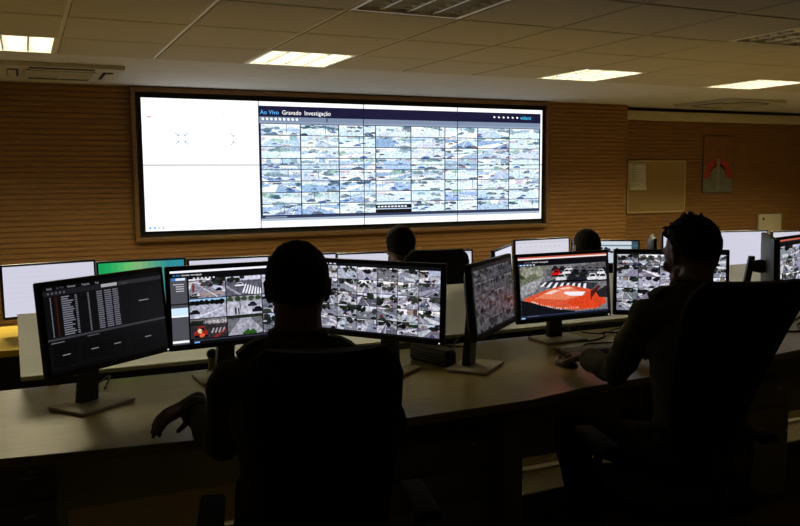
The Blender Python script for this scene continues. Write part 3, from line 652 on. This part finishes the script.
c = Canvas(.513, .289); rng = random.Random(55); c.rect(0, 0, 1, 1, (.05, .05, .07), 0); c.rect(0, 0, 1, .03, (.75, .4, .3), 1); c.rect(0, .03, 1, .06, (.12, .1, .12), 1); mosaic(c, (.0, .12, 1, .94), 3, 3, rng, PAL_M, .004, 5)
monitor(4.13, 3.36, .882, .314, .044, .545, .325, 'camera monitor at the right edge of the picture, cut off by it', c, scr, (0, .11))
c = Canvas(.513, .289); rng = random.Random(56); c.rect(0, 0, 1, 1, (.05, .05, .07), 0); mosaic(c, (.0, .03, 1, .985), 4, 4, rng, PAL_M, .003, 4)
monitor(3.49, 2.996, .935, rad(47.8), .03, .52, .315, 'monitor seen from its grey back behind the right-hand chair', c, scr_dim, (0, .13), shell=greyback, led=False, slim=.35)
# second row
def plain(kind, seed):
    c = Canvas(.46, .26); rng = random.Random(seed)
    if kind == 'white':
        c.rect(0, 0, 1, 1, (.90, .90, .97), 0)
        for k in range(7): c.rect(.04, .12+.1*k, .04+rng.uniform(.3, .8), .128+.1*k, (.84, .85, .93), 1)
    elif kind == 'form':
        c.rect(0, 0, 1, 1, (.93, .92, .97), 0); c.rect(.0, .05, 1, .07, (.82, .84, .9), 1)
        for k in range(9): c.rect(.08+.09*k, .17, .12+.09*k, .18, (.72, .72, .8), 1)
        for k in range(6): c.rect(.1, .28+.1*k, .6, .285+.1*k, (.78, .8, .88), 1)
    elif kind == 'green':
        n = 14
        for j in range(8):
            for i in range(n):
                t = i/n; q = j/8; c.rect(i/n, j/8, (i+1)/n, (j+1)/8, (.12+.42*max(0, 1-abs(t-.42)*2.8)+.1*t, .60+.22*max(0, 1-abs(t-.3)*2)-.05*q, .38+.32*t), 0)
    elif kind == 'tools':
        c.rect(0, 0, 1, 1, (.92, .92, .97), 0); c.rect(0, .02, 1, .05, (.80, .82, .88), 1)
        for k in range(8): c.rect(.2+.05*k, .10, .235+.05*k, .24, rng.choice([(.1, .35, .38), (.2, .25, .35), (.55, .7, .65), (.15, .2, .25)]), 2)
        for k in range(5): c.rect(.06, .35+.12*k, .7, .36+.12*k, (.8, .82, .9), 1)
    elif kind == 'map':
        c.rect(0, 0, 1, 1, (.86, .90, .95), 0); c.rect(0, 0, 1, .06, (.92, .94, .98), 1); c.rect(.0, .1, 1, .13, (.35, .5, .55), 2); c.rect(.9, .0, 1, .5, (.25, .35, .4), 2)
        for k in range(12): blob(c, rng, rng.uniform(.4, .7), rng.uniform(.18, .3), .03, .04, (.2, .2, .24), 2, (0, 0, 1, 1))
    return c
W2, H2 = .485, .29
G2 = None
for (x, y, zb, yaw, kind, lb) in (
    (.11, 4.72, .830, .20, 'white', 'blank white monitor at the left edge, in the second row'),
    (.585, 4.72, .822, .02, 'green', 'monitor with a green screen in the second row'),
    (1.075, 4.72, .812, .0, 'white', 'pale monitor in the second row, right of the green one'),
    (1.565, 4.73, .809, -.02, 'white', 'pale monitor in the second row behind the head of the man on the left'),
    (1.965, 4.66, .808, -.10, 'white', 'pale monitor left of the far man seen below the video wall'),
    (2.445, 4.74, .792, -.30, 'tools', 'pale monitor with a teal tool bar, right of the far man'),
    (2.81, 4.49, .815, rad(45), 'white', 'second-row monitor turned sideways, above the oblique desk monitor'),
    (3.278, 4.74, .838, .06, 'form', 'second-row monitor showing a white form, above the orange picture'),
    (3.80, 4.72, .808, -.55, 'map', 'second-row monitor right of the cropped far head'),
    (4.10, 4.52, .838, rad(50), 'white', 'monitor seen edge-on just left of the face of the man on the right'),
    (4.633, 4.74, .838, -.2, 'white', 'white monitor behind the face of the man on the right'),
    (5.133, 4.72, .829, -.24, 'white', 'large white monitor right of the head of the man on the right'),
    (5.75, 4.72, .81, -.1, 'form', 'pale second-row monitor at the far right edge')):
    monitor(x, y, zb, yaw, .04, W2, H2, lb, plain(kind, int(x*100)), scr_plain, (0, .10), .012, led=False, group=G2)
# ------------------------------------------------------------------ small desk things
t = thing('mesh_holder', 'black perforated oblong holder on the desk in front of the grey panel', 'desk holder', (1.602, 3.15, DZ), rad(-73))
b = MB(); b.box((-.12, -.035, 0), (.12, .035, .07), .018, seg=4); b.build('body', blackp, t)
rb = MB()
for i in range(20):
    for j in range(4):
        rb.box((-.108+.0112*i, -.028+.0165*j, .0690), (-.101+.0112*i, -.019+.0165*j, .0725), .001, seg=1)
    for j in range(4): rb.box((-.108+.0112*i, -.037, .012+.013*j), (-.101+.0112*i, -.0345, .02+.013*j))
rb.build('lit_perforations', pm('lit hole grey', (.16, .155, .12), .5, .1, 40), t, smooth=False)  # raised dots, grey to paint the light showing through the holes
t = thing('post', 'short stubby post with a round dark top beside the left camera monitor', 'post', (.69, 3.40, DZ), 0)
MB().lathe([(.026, 0), (.026, .008), (.020, .012), (.019, .062), (.021, .066)], 18).build('column', pm('khaki plastic', (.24, .20, .10), .5, .08, 20), t)
MB().ell((0, 0, .078), (.025, .025, .022)).build('cap', blackp, t)
# keyboard and mouse of the right-hand station
t = thing('keyboard', 'black keyboard under the hand of the man on the right', 'keyboard', (2.36, 3.00, DZ), rad(-4))
MB().box((-.17, -.06, 0), (.17, .06, .018), .005).build('case', blackp, t)
k_ = MB()
for i in range(16):
    for j in range(5): k_.box((-.163+.0204*i, -.052+.021*j, .0175), (-.1455+.0204*i, -.035+.021*j, .0235), .0015, seg=1)
k_.build('keys', darkp, t, smooth=False)
t = thing('mouse', 'black mouse under the fingers of the man on the right', 'mouse', (2.085, 2.835, DZ), rad(10))
b = MB(); rings = []
for yy, w, h in ((-.055, .012, .012), (-.045, .026, .026), (-.02, .032, .036), (.01, .031, .037), (.04, .026, .028), (.055, .014, .014)):
    rings.append([Vector((w*math.cos(a), yy, max(.001, h*math.sin(a)) if math.sin(a) > 0 else .001)) for a in [2*PI*q/18 for q in range(18)]])
b.loft(rings); b.build('shell', blackp, t); MB().tube([(0, .028, .033), (0, .042, .030)], .006, 8).build('wheel', darkp, t)
def spline(P, n=8):
    P = [Vector(p) for p in P]; out = []
    for i in range(len(P)-1):
        a, b, c_, d = P[max(i-1, 0)], P[i], P[i+1], P[min(i+2, len(P)-1)]
        for k in range(n):
            t = k/n; out.append(.5*((2*b)+(c_-a)*t+(2*a-5*b+4*c_-d)*t*t+(3*b-a-3*c_+d)*t**3))
    out.append(P[-1]); return out
def cable(P, label, r=.0035):
    b = MB(); b.tube(spline([(x, y, DZ+r+z) for x, y, z in P]), r, 6); tag(b.build('cable', cablem), label, 'cable', 'loose cables on the desk')
cable([(2.42, 3.235, 0), (2.52, 3.215, 0), (2.64, 3.27, 0), (2.70, 3.36, .0), (2.80, 3.30, .0), (2.92, 3.33, .0), (3.0, 3.42, 0)], 'black cable looping on the desk right of the orange-picture monitor')
cable([(2.60, 3.41, 0), (2.64, 3.30, .008), (2.78, 3.36, .008), (2.92, 3.40, .008), (3.05, 3.36, 0)], 'thin cable crossing the loop on the desk behind the keyboard')
cable([(2.23, 3.13, 0), (2.33, 3.10, 0), (2.46, 3.16, 0), (2.58, 3.12, 0), (2.7, 3.07, 0)], 'black cable lying along the far edge of the keyboard')
cable([(1.74, 3.44, .0), (1.80, 3.36, .0), (1.88, 3.42, .03), (1.97, 3.44, .03), (1.92, 3.36, 0), (1.80, 3.43, 0)], 'tangled cable on the desk behind the oblique monitor', .004)
cable([(.17, 3.44, 0), (.23, 3.36, .012), (.28, 3.42, .02), (.25, 3.30, .0)], 'cable behind the foot of the dark list monitor', .004)
cable([(3.3, 2.88, 0), (3.5, 2.98, 0), (3.62, 2.93, 0), (3.8, 3.08, 0), (3.95, 3.04, 0)], 'black cable on the desk near the right picture edge', .005)
cable([(3.4, 3.05, 0), (3.6, 3.13, .0), (3.75, 3.12, 0), (4.0, 3.23, 0)], 'second black cable on the desk below the rightmost camera monitor', .005)
# ------------------------------------------------------------------ office chairs
def make_chair(label, loc, rz, recl=.34, top=.42, bh=.60, backy=-.22, seat_mat=meshm, waist=.30, tp=1.5):
    t = thing('office_chair', label, 'chair', loc, rz, 'black office chairs')
    b = bmesh.new(); n = 28; rings = []
    mb = MB()
    for z, k in ((.44, .90), (.455, .98), (.48, 1.0), (.505, .97), (.515, .86), (.517, .5)):
        rings.append([Vector((.25*k*math.copysign(abs(math.cos(a))**.5, math.cos(a)), .02+.24*k*math.copysign(abs(math.sin(a))**.5, math.sin(a)), z-.02*max(0, math.sin(a))**3)) for a in [2*PI*q/n for q in range(n)]])
    mb.loft(rings); mb.build('seat', seat_mat, t); b.free()
    # backrest: curved plate, wide at the top, narrow at the waist
    bk = MB(); nz, nx = 16, 12; front = []; back = []
    for i in range(nz+1):
        q = i/nz; z = .60+bh*q; hw = (waist+(top-waist)*min(1, q*tp)**.8)/2
        if q > .86: hw *= math.sqrt(max(.05, 1-((q-.86)/.14)**2*.45))
        if q < .08: hw *= .86+.14*q/.08
        yc = backy-math.tan(recl)*.60*max(0, q-.12)**1.15+.02*math.sin(q*PI*1.2)
        for arr, th in ((front, .026), (back, -.022)):
            arr.append([Vector((hw*(2*k/nx-1), yc+th*(1-.65*abs(2*k/nx-1)**4)+.045*(abs(2*k/nx-1))**2*(.5+.5*q), z)) for k in range(nx+1)])
    vs = [v for r_ in front for v in r_]+[v for r_ in back for v in r_]; N = (nz+1)*(nx+1); fs = []
    id_ = lambda s, i, k: s*N+i*(nx+1)+k
    for i in range(nz):
        for k in range(nx): fs += [(id_(0, i, k), id_(0, i, k+1), id_(0, i+1, k+1), id_(0, i+1, k)), (id_(1, i, k), id_(1, i+1, k), id_(1, i+1, k+1), id_(1, i, k+1))]
        fs += [(id_(0, i, 0), id_(0, i+1, 0), id_(1, i+1, 0), id_(1, i, 0)), (id_(0, i, nx), id_(1, i, nx), id_(1, i+1, nx), id_(0, i+1, nx))]
    for k in range(nx): fs += [(id_(0, 0, k), id_(1, 0, k), id_(1, 0, k+1), id_(0, 0, k+1)), (id_(0, nz, k), id_(0, nz, k+1), id_(1, nz, k+1), id_(1, nz, k))]
    bk.add(vs, fs); bk.build('backrest', seat_mat, t, ang=60)
    br = MB(); br.tube(spline([(0, -.02, .43), (0, -.20, .42), (0, backy-.05, .50), (0, backy-.06, .70)]), .022, 10); br.build('back_bracket', blackp, t)
    for sx in (-1, 1):
        a = MB(); a.tube(spline([(sx*.20, .0, .43), (sx*.275, .0, .45), (sx*.285, -.01, .56), (sx*.285, -.01, .66)]), .016, 8); ar = a.build('armrest', blackp, t)
        MB().box((sx*.285-.035, -.13, .655), (sx*.285+.035, .12, .685), .012, seg=3).build('arm_pad', meshm, ar)
    MB().lathe([(.055, .42), (.05, .40), (.028, .39), (.026, .22), (.035, .20), (.038, .09)], 16).build('gas_column', blackp, t)
    for k in range(5):
        a = 2*PI*k/5+.3; M = Matrix.Rotation(a, 4, 'Z')
        lg = MB(); lg.tube([(0, 0, .115), (.15, 0, .095), (.30, 0, .075)], [.026, .022, .016], 8, M=M); lo = lg.build('leg', blackp, t)
        cs = MB()
        for s_ in (-.014, .014): cs.add(*(lambda q: (q.v, q.f))(MB().tube([(.30, s_-.009, .028), (.30, s_+.009, .028)], .028, 14)), M)
        cs.tube([(.30, 0, .03), (.30, 0, .072)], .008, 8, M=M); cs.build('caster', blackp, lo)
    return t
chL = make_chair('black office chair of the man on the left, back towards us', (.690, 2.05, 0), rad(-14), recl=.20, top=.375, bh=.575)
chR = make_chair('black office chair of the man on the right, its raised backrest slanting', (2.015, 2.115, 0), rad(-14), recl=.42, top=.41, waist=.18, tp=1.0, bh=.66)
dup(chL, (2.055, 4.17, 0), rad(-10), 'black office chair of the far man below the video wall', 'black office chairs')
ch4 = dup(chL, (3.19, 4.06, 0), rad(-20), 'black office chair of the man whose head top shows above the orange picture', 'black office chairs'); ch4.scale = (1, 1, .90)
# ------------------------------------------------------------------ people
def remesh(mb, vox, name, mat, it=6, wrinkle=0., wscale=9., seed=0, fac=.5):
    me = mb.mesh(name, mat); o = bpy.data.objects.new(name, me); C.objects.link(o)
    r_ = o.modifiers.new('r', 'REMESH'); r_.mode = 'VOXEL'; r_.voxel_size = vox
    s_ = o.modifiers.new('s', 'SMOOTH'); s_.factor = fac; s_.iterations = it
    m2 = bpy.data.meshes.new_from_object(o.evaluated_get(bpy.context.evaluated_depsgraph_get()))
    if wrinkle:
        nn = [v.normal.copy() for v in m2.vertices]
        for v, n_ in zip(m2.vertices, nn):
            p = v.co; q = noise.noise(Vector((p.x*wscale+seed, p.y*wscale, p.z*wscale*1.6)))+.5*noise.noise(Vector((p.x*wscale*2.3, p.y*wscale*2.3+seed, p.z*wscale*3)))
            v.co = p+n_*wrinkle*q
    bpy.data.objects.remove(o); bpy.data.meshes.remove(me)
    m2.materials.clear(); m2.materials.append(mat); m2.polygons.foreach_set('use_smooth', [True]*len(m2.polygons)); m2.name = name
    return m2
def link(name, me, parent=None, loc=None, rz=0):
    o = bpy.data.objects.new(name, me); C.objects.link(o)
    if parent: o.parent = parent
    if loc: o.location = loc; o.rotation_euler = (0, 0, rz)
    return o
def ring(cx, cy, cz, rx, ry, n=20, tilt=0.):
    return [Vector((cx+rx*math.copysign(abs(math.cos(a))**.85, math.cos(a)), cy+ry*math.sin(a), cz+tilt*math.sin(a))) for a in [2*PI*k/n for k in range(n)]]
def hand(mb, w, d, n, side, curl=.45, sc_=1.):
    """wrist w, direction d, palm normal n (towards what it rests on); thumb leaves on +side"""
    w, d, n = Vector(w), Vector(d).normalized(), Vector(n); n = (n-d*n.dot(d)).normalized(); x = d.cross(n)*side
    P = lambda a, b, c_: w+(d*a+x*b+n*c_)*sc_
    mb.capsule(P(-.03, 0, 0), .027*sc_, P(.015, 0, 0), .026*sc_)
    for k, (bx, L) in enumerate(((.030, .072), (.010, .080), (-.011, .074), (-.031, .058))):
        mb.capsule(P(.012, bx*.55, 0), .017*sc_, P(.085-.004*abs(k-1), bx, -.004), .0125*sc_)
        a = P(.085-.004*abs(k-1), bx, -.004); ang = curl*.5
        for s_, f_ in enumerate((.45, .32, .26)):
            dr = (d*math.cos(ang)+n*math.sin(ang)+x*(bx*1.6)).normalized(); b = a+dr*(L*f_*sc_)
            mb.capsule(a, (.0102-.0011*s_)*sc_, b, (.0092-.0011*s_)*sc_, 10); a = b; ang += curl
    a = P(.018, .022, .004); 
    for dd, L, r0, r1 in ((d*.62+x*.75+n*.25, .042, .0145, .0125), (d*.86+x*.45+n*.25, .032, .0118, .0105), (d*.98+x*.1+n*.2, .026, .0102, .0085)):
        b = a+dd.normalized()*(L*sc_); mb.capsule(a, r0*sc_, b, r1*sc_, 10); a = b
def head_local(mb, hs=1.):
    """face to +Y, origin mid-head; returned as list of adders with a transform"""
    E = mb.ell
    E((0, -.012, .030), (.074, .094, .088)); E((0, .028, .012), (.064, .066, .080)); E((0, .040, -.055), (.050, .048, .050)); E((0, -.030, -.010), (.068, .066, .066))
    E((0, .070, -.092), (.022, .018, .018)); mb.capsule((-.030, .050, -.070), .022, (.030, .050, -.070), .022); mb.capsule((-.046, .012, -.052), .018, (-.026, .062, -.086), .016); mb.capsule((.046, .012, -.052), .018, (.026, .062, -.086), .016)
    mb.capsule((-.034, .080, .030), .014, (.034, .080, .030), .014)          # brow
    mb.capsule((0, .088, .022), .010, (0, .108, -.018), .012); E((0, .106, -.022), (.016, .014, .011))   # nose
    for s_ in (-1, 1):
        E((s_*.012, .100, -.024), (.009, .010, .008)); E((s_*.034, .072, -.022), (.024, .020, .022)); E((s_*.031, .083, .010), (.012, .008, .008))
        # ear: rim and lobe
        mb.capsule((s_*.072, -.006, .022), .009, (s_*.079, -.022, .020), .009, 10); mb.capsule((s_*.079, -.024, .022), .008, (s_*.077, -.026, -.006), .008, 10); mb.capsule((s_*.076, -.022, -.010), .008, (s_*.071, -.006, -.026), .008, 10); E((s_*.073, -.012, -.002), (.008, .014, .024))
    mb.capsule((-.020, .094, -.052), .0075, (.020, .094, -.052), .0075, 10); mb.capsule((-.016, .092, -.063), .008, (.016, .092, -.063), .008, 10)
def person(label, loc, rz, J, cloth, tro, hair_style, vox=.006, seed=1, headyaw=0., headpitch=0., headroll=0., scale=1., chin=None):
    g = lambda k: Vector(J[k])
    hc, nk = g('head'), g('neck')
    HM = Matrix.Translation(hc) @ Matrix.Rotation(headyaw, 4, 'Z') @ Matrix.Rotation(headpitch, 4, 'X') @ Matrix.Rotation(headroll, 4, 'Y') @ Matrix.Scale(J.get('hs', 1.), 4)
    # ---- torso sections from hips to neck
    hp, chs = Vector((0, 0, J['seat']+.08)), (g('shl')+g('shr'))/2
    def torso(mb, e):
        up = chs-hp; R_ = []
        for q, rx, ry, dy in ((-.16, .135, .095, .02), (-.06, .175, .125, .01), (.12, .172, .122, .0), (.34, .155, .112, -.005), (.55, .168, .122, -.012), (.78, .185, .120, -.018), (.95, .165, .095, -.012), (1.06, .10, .065, .0), (1.10, .04, .03, .01)):
            p = hp+up*q+Vector((0, dy, 0)); R_.append(ring(p.x, p.y, p.z, rx+e, ry+e))
        mb.loft(R_)
        mb.capsule(g('shl'), .058+e, (chs+g('shl'))/2+Vector((0, 0, .012)), .062+e); mb.capsule(g('shr'), .058+e, (chs+g('shr'))/2+Vector((0, 0, .012)), .062+e)
        for s_ in ('shl', 'shr'): mb.capsule((g(s_)*.75+chs*.25)+Vector((0, 0, .02)), .042+e, nk+(g(s_)-nk)*.18+Vector((0, 0, .02)), .050+e*.6)
    def arm(mb, s_, e, full=True):
        S, E_, W_ = g('sh'+s_), g('el'+s_), g('wr'+s_)
        mb.capsule(S, .056+e, S+(E_-S)*.5, .048+e); mb.capsule(S+(E_-S)*.5, .048+e, E_, .040+e)
        end = W_ if full else E_+(W_-E_)*.82
        mb.capsule(E_, .041+e, E_+(W_-E_)*.35, .040+e); mb.capsule(E_+(W_-E_)*.35, .040+e, end, (.027 if full else .031)+e)
    def leg(mb, s_, e, full=True):
        H_, K, A = Vector(((-.09 if s_ == 'l' else .09), .0, J['seat']+.075)), g('kn'+s_), g('an'+s_)
        mb.capsule(H_, .085+e, H_+(K-H_)*.5, .074+e); mb.capsule(H_+(K-H_)*.5, .074+e, K, .056+e)
        mb.capsule(K, .055+e, K+(A-K)*.35, .055+e); mb.capsule(K+(A-K)*.35, .055+e, A, .036+e+(.012 if e else 0))
    b = MB(); torso(b, -.012)
    hm = MB(); head_local(hm)
    b.add(hm.v, hm.f, HM)
    nt = HM @ Vector((0, -.020, -.045)); nr = J.get('nr', 1.); b.capsule(nk, .064*nr, nt, .056*nr); b.capsule(nk+Vector((0, -.01, .0)), .062*nr, HM @ Vector((0, -.035, -.02)), .055*nr)
    for s_, sd in (('l', 1), ('r', -1)):
        arm(b, s_, -.004); hand(b, J['wr'+s_], J['hd'+s_], J.get('hn'+s_, (0, 0, -1)), J.get('hside'+s_, sd), J.get('curl', .4))
        leg(b, s_, -.006)
        A = g('an'+s_); b.capsule(A, .036, A+Vector((0, .12, -.05)), .03)
    body = link('person', remesh(b, vox, 'person', skin, 3, fac=.4), None, loc, rz); tag(body, label, 'person')
    # ---- shirt
    b = MB(); torso(b, .006)
    for s_ in ('l', 'r'): arm(b, s_, .012, False)
    b.capsule(nk+Vector((0, .0, -.02)), .075, nk+Vector((0, 0, .015)), .070)
    link('shirt', remesh(b, .009, 'shirt', cloth, 3, .010, 8., seed), body)
    # collar
    b = MB(); ax = ((HM @ Vector((0, -.03, -.03)))-nk).normalized()
    u1 = ax.cross(Vector((0, 1, 0))).normalized(); v1 = ax.cross(u1); pts = []
    for k in range(25):
        a = -PI*.86+2*PI*.86*k/24+PI/2
        a2 = 2*PI*k/24
        pts.append(nk+ax*.028+u1*math.cos(a2)*.073+v1*math.sin(a2)*.073)
    b.tube(pts, .013, 8, False); link('collar', b.mesh('collar', cloth), body)
    for s_ in ('l', 'r'):     # shoulder straps and cuffs
        S = g('sh'+s_); a = S*.9+nk*.1+Vector((0, 0, .066)); c2 = S*.45+nk*.55+Vector((0, 0, .062)); d_ = (c2-a).normalized()
        e = MB(); side = d_.cross(Vector((0, 0, 1))).normalized(); upv = side.cross(d_); pr_ = []
        for q in (0, .33, .66, 1): 
            p = a+(c2-a)*q+upv*(.010*math.sin(PI*q)); w_ = .024-.008*q; pr_.append([p+side*w_-upv*.010, p+side*w_+upv*.008, p-side*w_+upv*.008, p-side*w_-upv*.010])
        e.loft(pr_); link('shoulder_strap', e.mesh('shoulder_strap', cloth), body)
        E_, W_ = g('el'+s_), g('wr'+s_); p = E_+(W_-E_)*.80; d_ = (W_-E_).normalized(); cu = MB()
        cu.tube([p-d_*.028, p-d_*.012, p+d_*.012, p+d_*.024], [.047, .051, .049, .044], 16); link('cuff', cu.mesh('cuff', cloth), body)
    # trousers
    b = MB(); p = hp; b.loft([ring(0, .02-.0, hp.z+z, rx, ry) for z, rx, ry in ((-.10, .15, .11), (-.04, .185, .135), (.05, .185, .135), (.10, .178, .128))])
    for s_ in ('l', 'r'): leg(b, s_, .012)
    link('trousers', remesh(b, .010, 'trousers', tro, 3, .008, 7., seed+5), body)
    for s_ in ('l', 'r'):
        A = g('an'+s_); f_ = MB(); fd = Vector(J.get('ft'+s_, (0, 1, 0))).normalized(); sx = fd.cross(Vector((0, 0, 1))); rg = []
        z0 = A.z-.085
        for q, w_, h_ in ((-.075, .026, .045), (-.06, .036, .085), (-.01, .040, .12), (.05, .043, .085), (.12, .048, .055), (.17, .042, .042), (.195, .022, .025)):
            pc = Vector((A.x, A.y, z0))+fd*q
            rg.append([pc+sx*(w_*math.copysign(abs(math.cos(a))**.7, math.cos(a)))+Vector((0, 0, h_*(.5+.5*math.sin(a)))) for a in [2*PI*k/16 for k in range(16)]])
        f_.loft(rg); link('shoe', f_.mesh('shoe', shoem), body)
    # hair: thick shell over the skull with a hairline
    hb = MB(); na, ne = 48, 16; rh = random.Random(seed)
    base_front, base_side, base_back, thick = hair_style[:4]
    outer = []; inner = []
    for i in range(ne+1):
        ro, ri = [], []
        for k in range(na):
            a = 2*PI*k/na; fr_ = math.cos(a)      # +1 towards the face
            lim = base_front if fr_ > .75 else (base_side+(base_front-base_side)*max(0, (fr_-.1)/.65) if fr_ > .1 else base_side+(base_back-base_side)*min(1, (.1-fr_)/.7))
            el = PI/2+(lim-PI/2)*i/ne
            dx, dy, dz = math.cos(el)*math.sin(a), math.cos(el)*math.cos(a), math.sin(el)
            back_ = 1 if dy < 0 else .93
            rr = Vector((dx*.076, dy*.100*back_-.012, dz*.092+.028))
            nrm = Vector((dx, dy, dz)); nz_ = .6*noise.noise(Vector((dx*5+seed, dy*5, dz*5)))+.7*noise.noise(Vector((dx*14+seed, dy*14, dz*14)))
            th = (thick+.004*nz_)*(1-.55*(i/ne)**3)
            ro.append(HM @ (rr+nrm*th)); ri.append(HM @ (rr-nrm*.012))
        outer.append(ro); inner.append(ri)
    vs = [v for r_ in outer for v in r_]+[v for r_ in inner for v in r_]; N = (ne+1)*na; fs = []
    for i in range(ne):
        for k in range(na):
            k2 = (k+1) % na; fs += [(i*na+k, i*na+k2, (i+1)*na+k2, (i+1)*na+k), (N+i*na+k, N+(i+1)*na+k, N+(i+1)*na+k2, N+i*na+k2)]
    for k in range(na): fs.append((ne*na+k, ne*na+(k+1) % na, N+ne*na+(k+1) % na, N+ne*na+k))
    hb.add(vs, fs)
    if len(hair_style) > 4:
        for k in range(hair_style[4]):   # forelock tufts and crown spikes
            a = rh.uniform(-.9, .9); e0 = rh.uniform(.55, .95)
            p = Vector((math.sin(a)*.072*math.cos(e0), math.cos(a)*.092*math.cos(e0)-.008, math.sin(e0)*.096+.030)); d_ = Vector((math.sin(a)*.5+rh.uniform(-.3, .3), .8+rh.uniform(-.2, .2), .55+rh.uniform(-.3, .3))).normalized()
            tp = p+d_*rh.uniform(.016, .028); hb.tube([HM @ (p-d_*.012), HM @ (p+d_*.010), HM @ tp], [.012, .008, .0015], 7)
        for k in range(hair_style[4]*2):
            a = rh.uniform(-PI, PI); e0 = rh.uniform(.2, 1.45)
            n_ = Vector((math.sin(a)*math.cos(e0), math.cos(a)*math.cos(e0), math.sin(e0))); p = Vector((n_.x*.080, n_.y*.102-.012, n_.z*.098+.028)); d_ = (n_+Vector((rh.uniform(-.5, .5), rh.uniform(-.2, .6), rh.uniform(-.2, .3)))).normalized()
            hb.tube([HM @ (p-d_*.008), HM @ (p+d_*.008), HM @ (p+d_*rh.uniform(.010, .016))], [.009, .006, .0012], 6)
    link('hair', hb.mesh('hair', hairm, ang=70), body)
    for s_ in (-1, 1):
        e = MB(); e.ell(HM @ Vector((s_*.031, .084, .012)), (.0105, .0095, .0085)); eo = link('eye', e.mesh('eye', eyem), body)
    return body
def tolocal(loc, rz, P):
    d = Vector(P)-Vector(loc); c_, s_ = math.cos(-rz), math.sin(-rz); return (c_*d.x-s_*d.y, s_*d.x+c_*d.y, d.z)
# man on the left, seen from behind
loc, rz = (.655, 2.09, 0), rad(-17.5)
T = lambda *p: tolocal(loc, rz, p)
JL = dict(seat=.515, hs=1.12, nr=1.14, head=T(.698, 2.222, 1.247), neck=(0, .085, 1.105), shl=(-.185, .06, 1.00), shr=(.185, .06, 1.00),
    ell=T(.50, 2.36, .78), wrl=T(.46, 2.645, .835), hdl=T(.49-.13, 2.655+.03, .845-.09-.0) if 0 else tuple(Vector(T(.33, 2.60, .80))-Vector(T(.46, 2.645, .845))), hsidel=1,
    elr=T(.985, 2.20, .80), wrr=T(.95, 2.47, .815), hdr=(-.1, 1, -.15), curl=.35,
    knl=(-.15, .47, .545), knr=(.15, .47, .545), anl=(-.16, .47, .10), anr=(.16, .45, .10))
person('man in dark olive shirt seen from behind, sitting before the left monitors', loc, rz, JL, uniform_k, trouserm, (.55, -.10, -.72, .007), seed=3, headpitch=-.05, headyaw=rad(2))
# man on the right, three-quarter back view
loc, rz = (2.135, 2.10, 0), rad(-12)
T = lambda *p: tolocal(loc, rz, p)
JR = dict(seat=.515, hs=1.15, head=T(2.226, 2.275, 1.270), neck=T(2.165, 2.20, 1.135), shl=T(1.985, 2.235, 1.065), shr=T(2.345, 2.155, 1.065),
    ell=T(1.985, 2.39, .83), wrl=T(2.06, 2.665, .825), hdl=(.02, 1, -.12), elr=T(2.50, 2.30, .83), wrr=T(2.40, 2.58, .805), hdr=(-.3, 1, -.10), curl=.30,
    knl=T(1.92, 2.58, .56), knr=T(2.23, 2.56, .56), anl=T(1.93, 2.42, .10), anr=T(2.30, 2.28, .10))
person('man in olive uniform in profile on the right, reaching to his mouse', loc, rz, JR, uniform, trouserm, (.62, .24, -.66, .008, 22), seed=7, headyaw=rad(4), headpitch=rad(-15))
# two far men
def far(label, loc, rz, hz, seed, hy):
    J = dict(seat=.50, hs=1.02, head=(0, .12, hz), neck=(0, .06, hz-.155), shl=(-.18, .04, hz-.22), shr=(.18, .04, hz-.22), ell=(-.25, .12, hz-.42), wrl=(-.16, .32, .80), hdl=(.2, 1, -.1), elr=(.25, .12, hz-.42), wrr=(.16, .32, .80), hdr=(-.2, 1, -.1), curl=.4,
        knl=(-.14, .44, .535), knr=(.14, .44, .535), anl=(-.15, .42, .10), anr=(.15, .42, .10))
    person(label, loc, rz, J, uniform_k, trouserm, (.6, -.02, -.66, .008), vox=.0075, seed=seed, headyaw=hy)
far('far man below the video wall, only the back of his head showing', (1.895, 4.05, 0), rad(-8), 1.163, 12, rad(4))
far('far man whose dark head top shows above the orange picture', (3.225, 4.11, 0), rad(-10), 1.095, 15, rad(2))
# ------------------------------------------------------------------ world and colour
w = bpy.data.worlds.new('world'); sc.world = w; w.use_nodes = True; bg = w.node_tree.nodes['Background']; bg.inputs[0].default_value = (.5, .45, .35, 1); bg.inputs[1].default_value = .01
sc.view_settings.view_transform = 'Standard'; sc.view_settings.look = 'None'; sc.view_settings.gamma = 1; sc.view_settings.exposure = 0; sc.view_settings.use_curve_mapping = False
sc.cycles.max_bounces = 8; sc.cycles.diffuse_bounces = 5; sc.cycles.sample_clamp_indirect = 4; sc.cycles.use_denoising = True
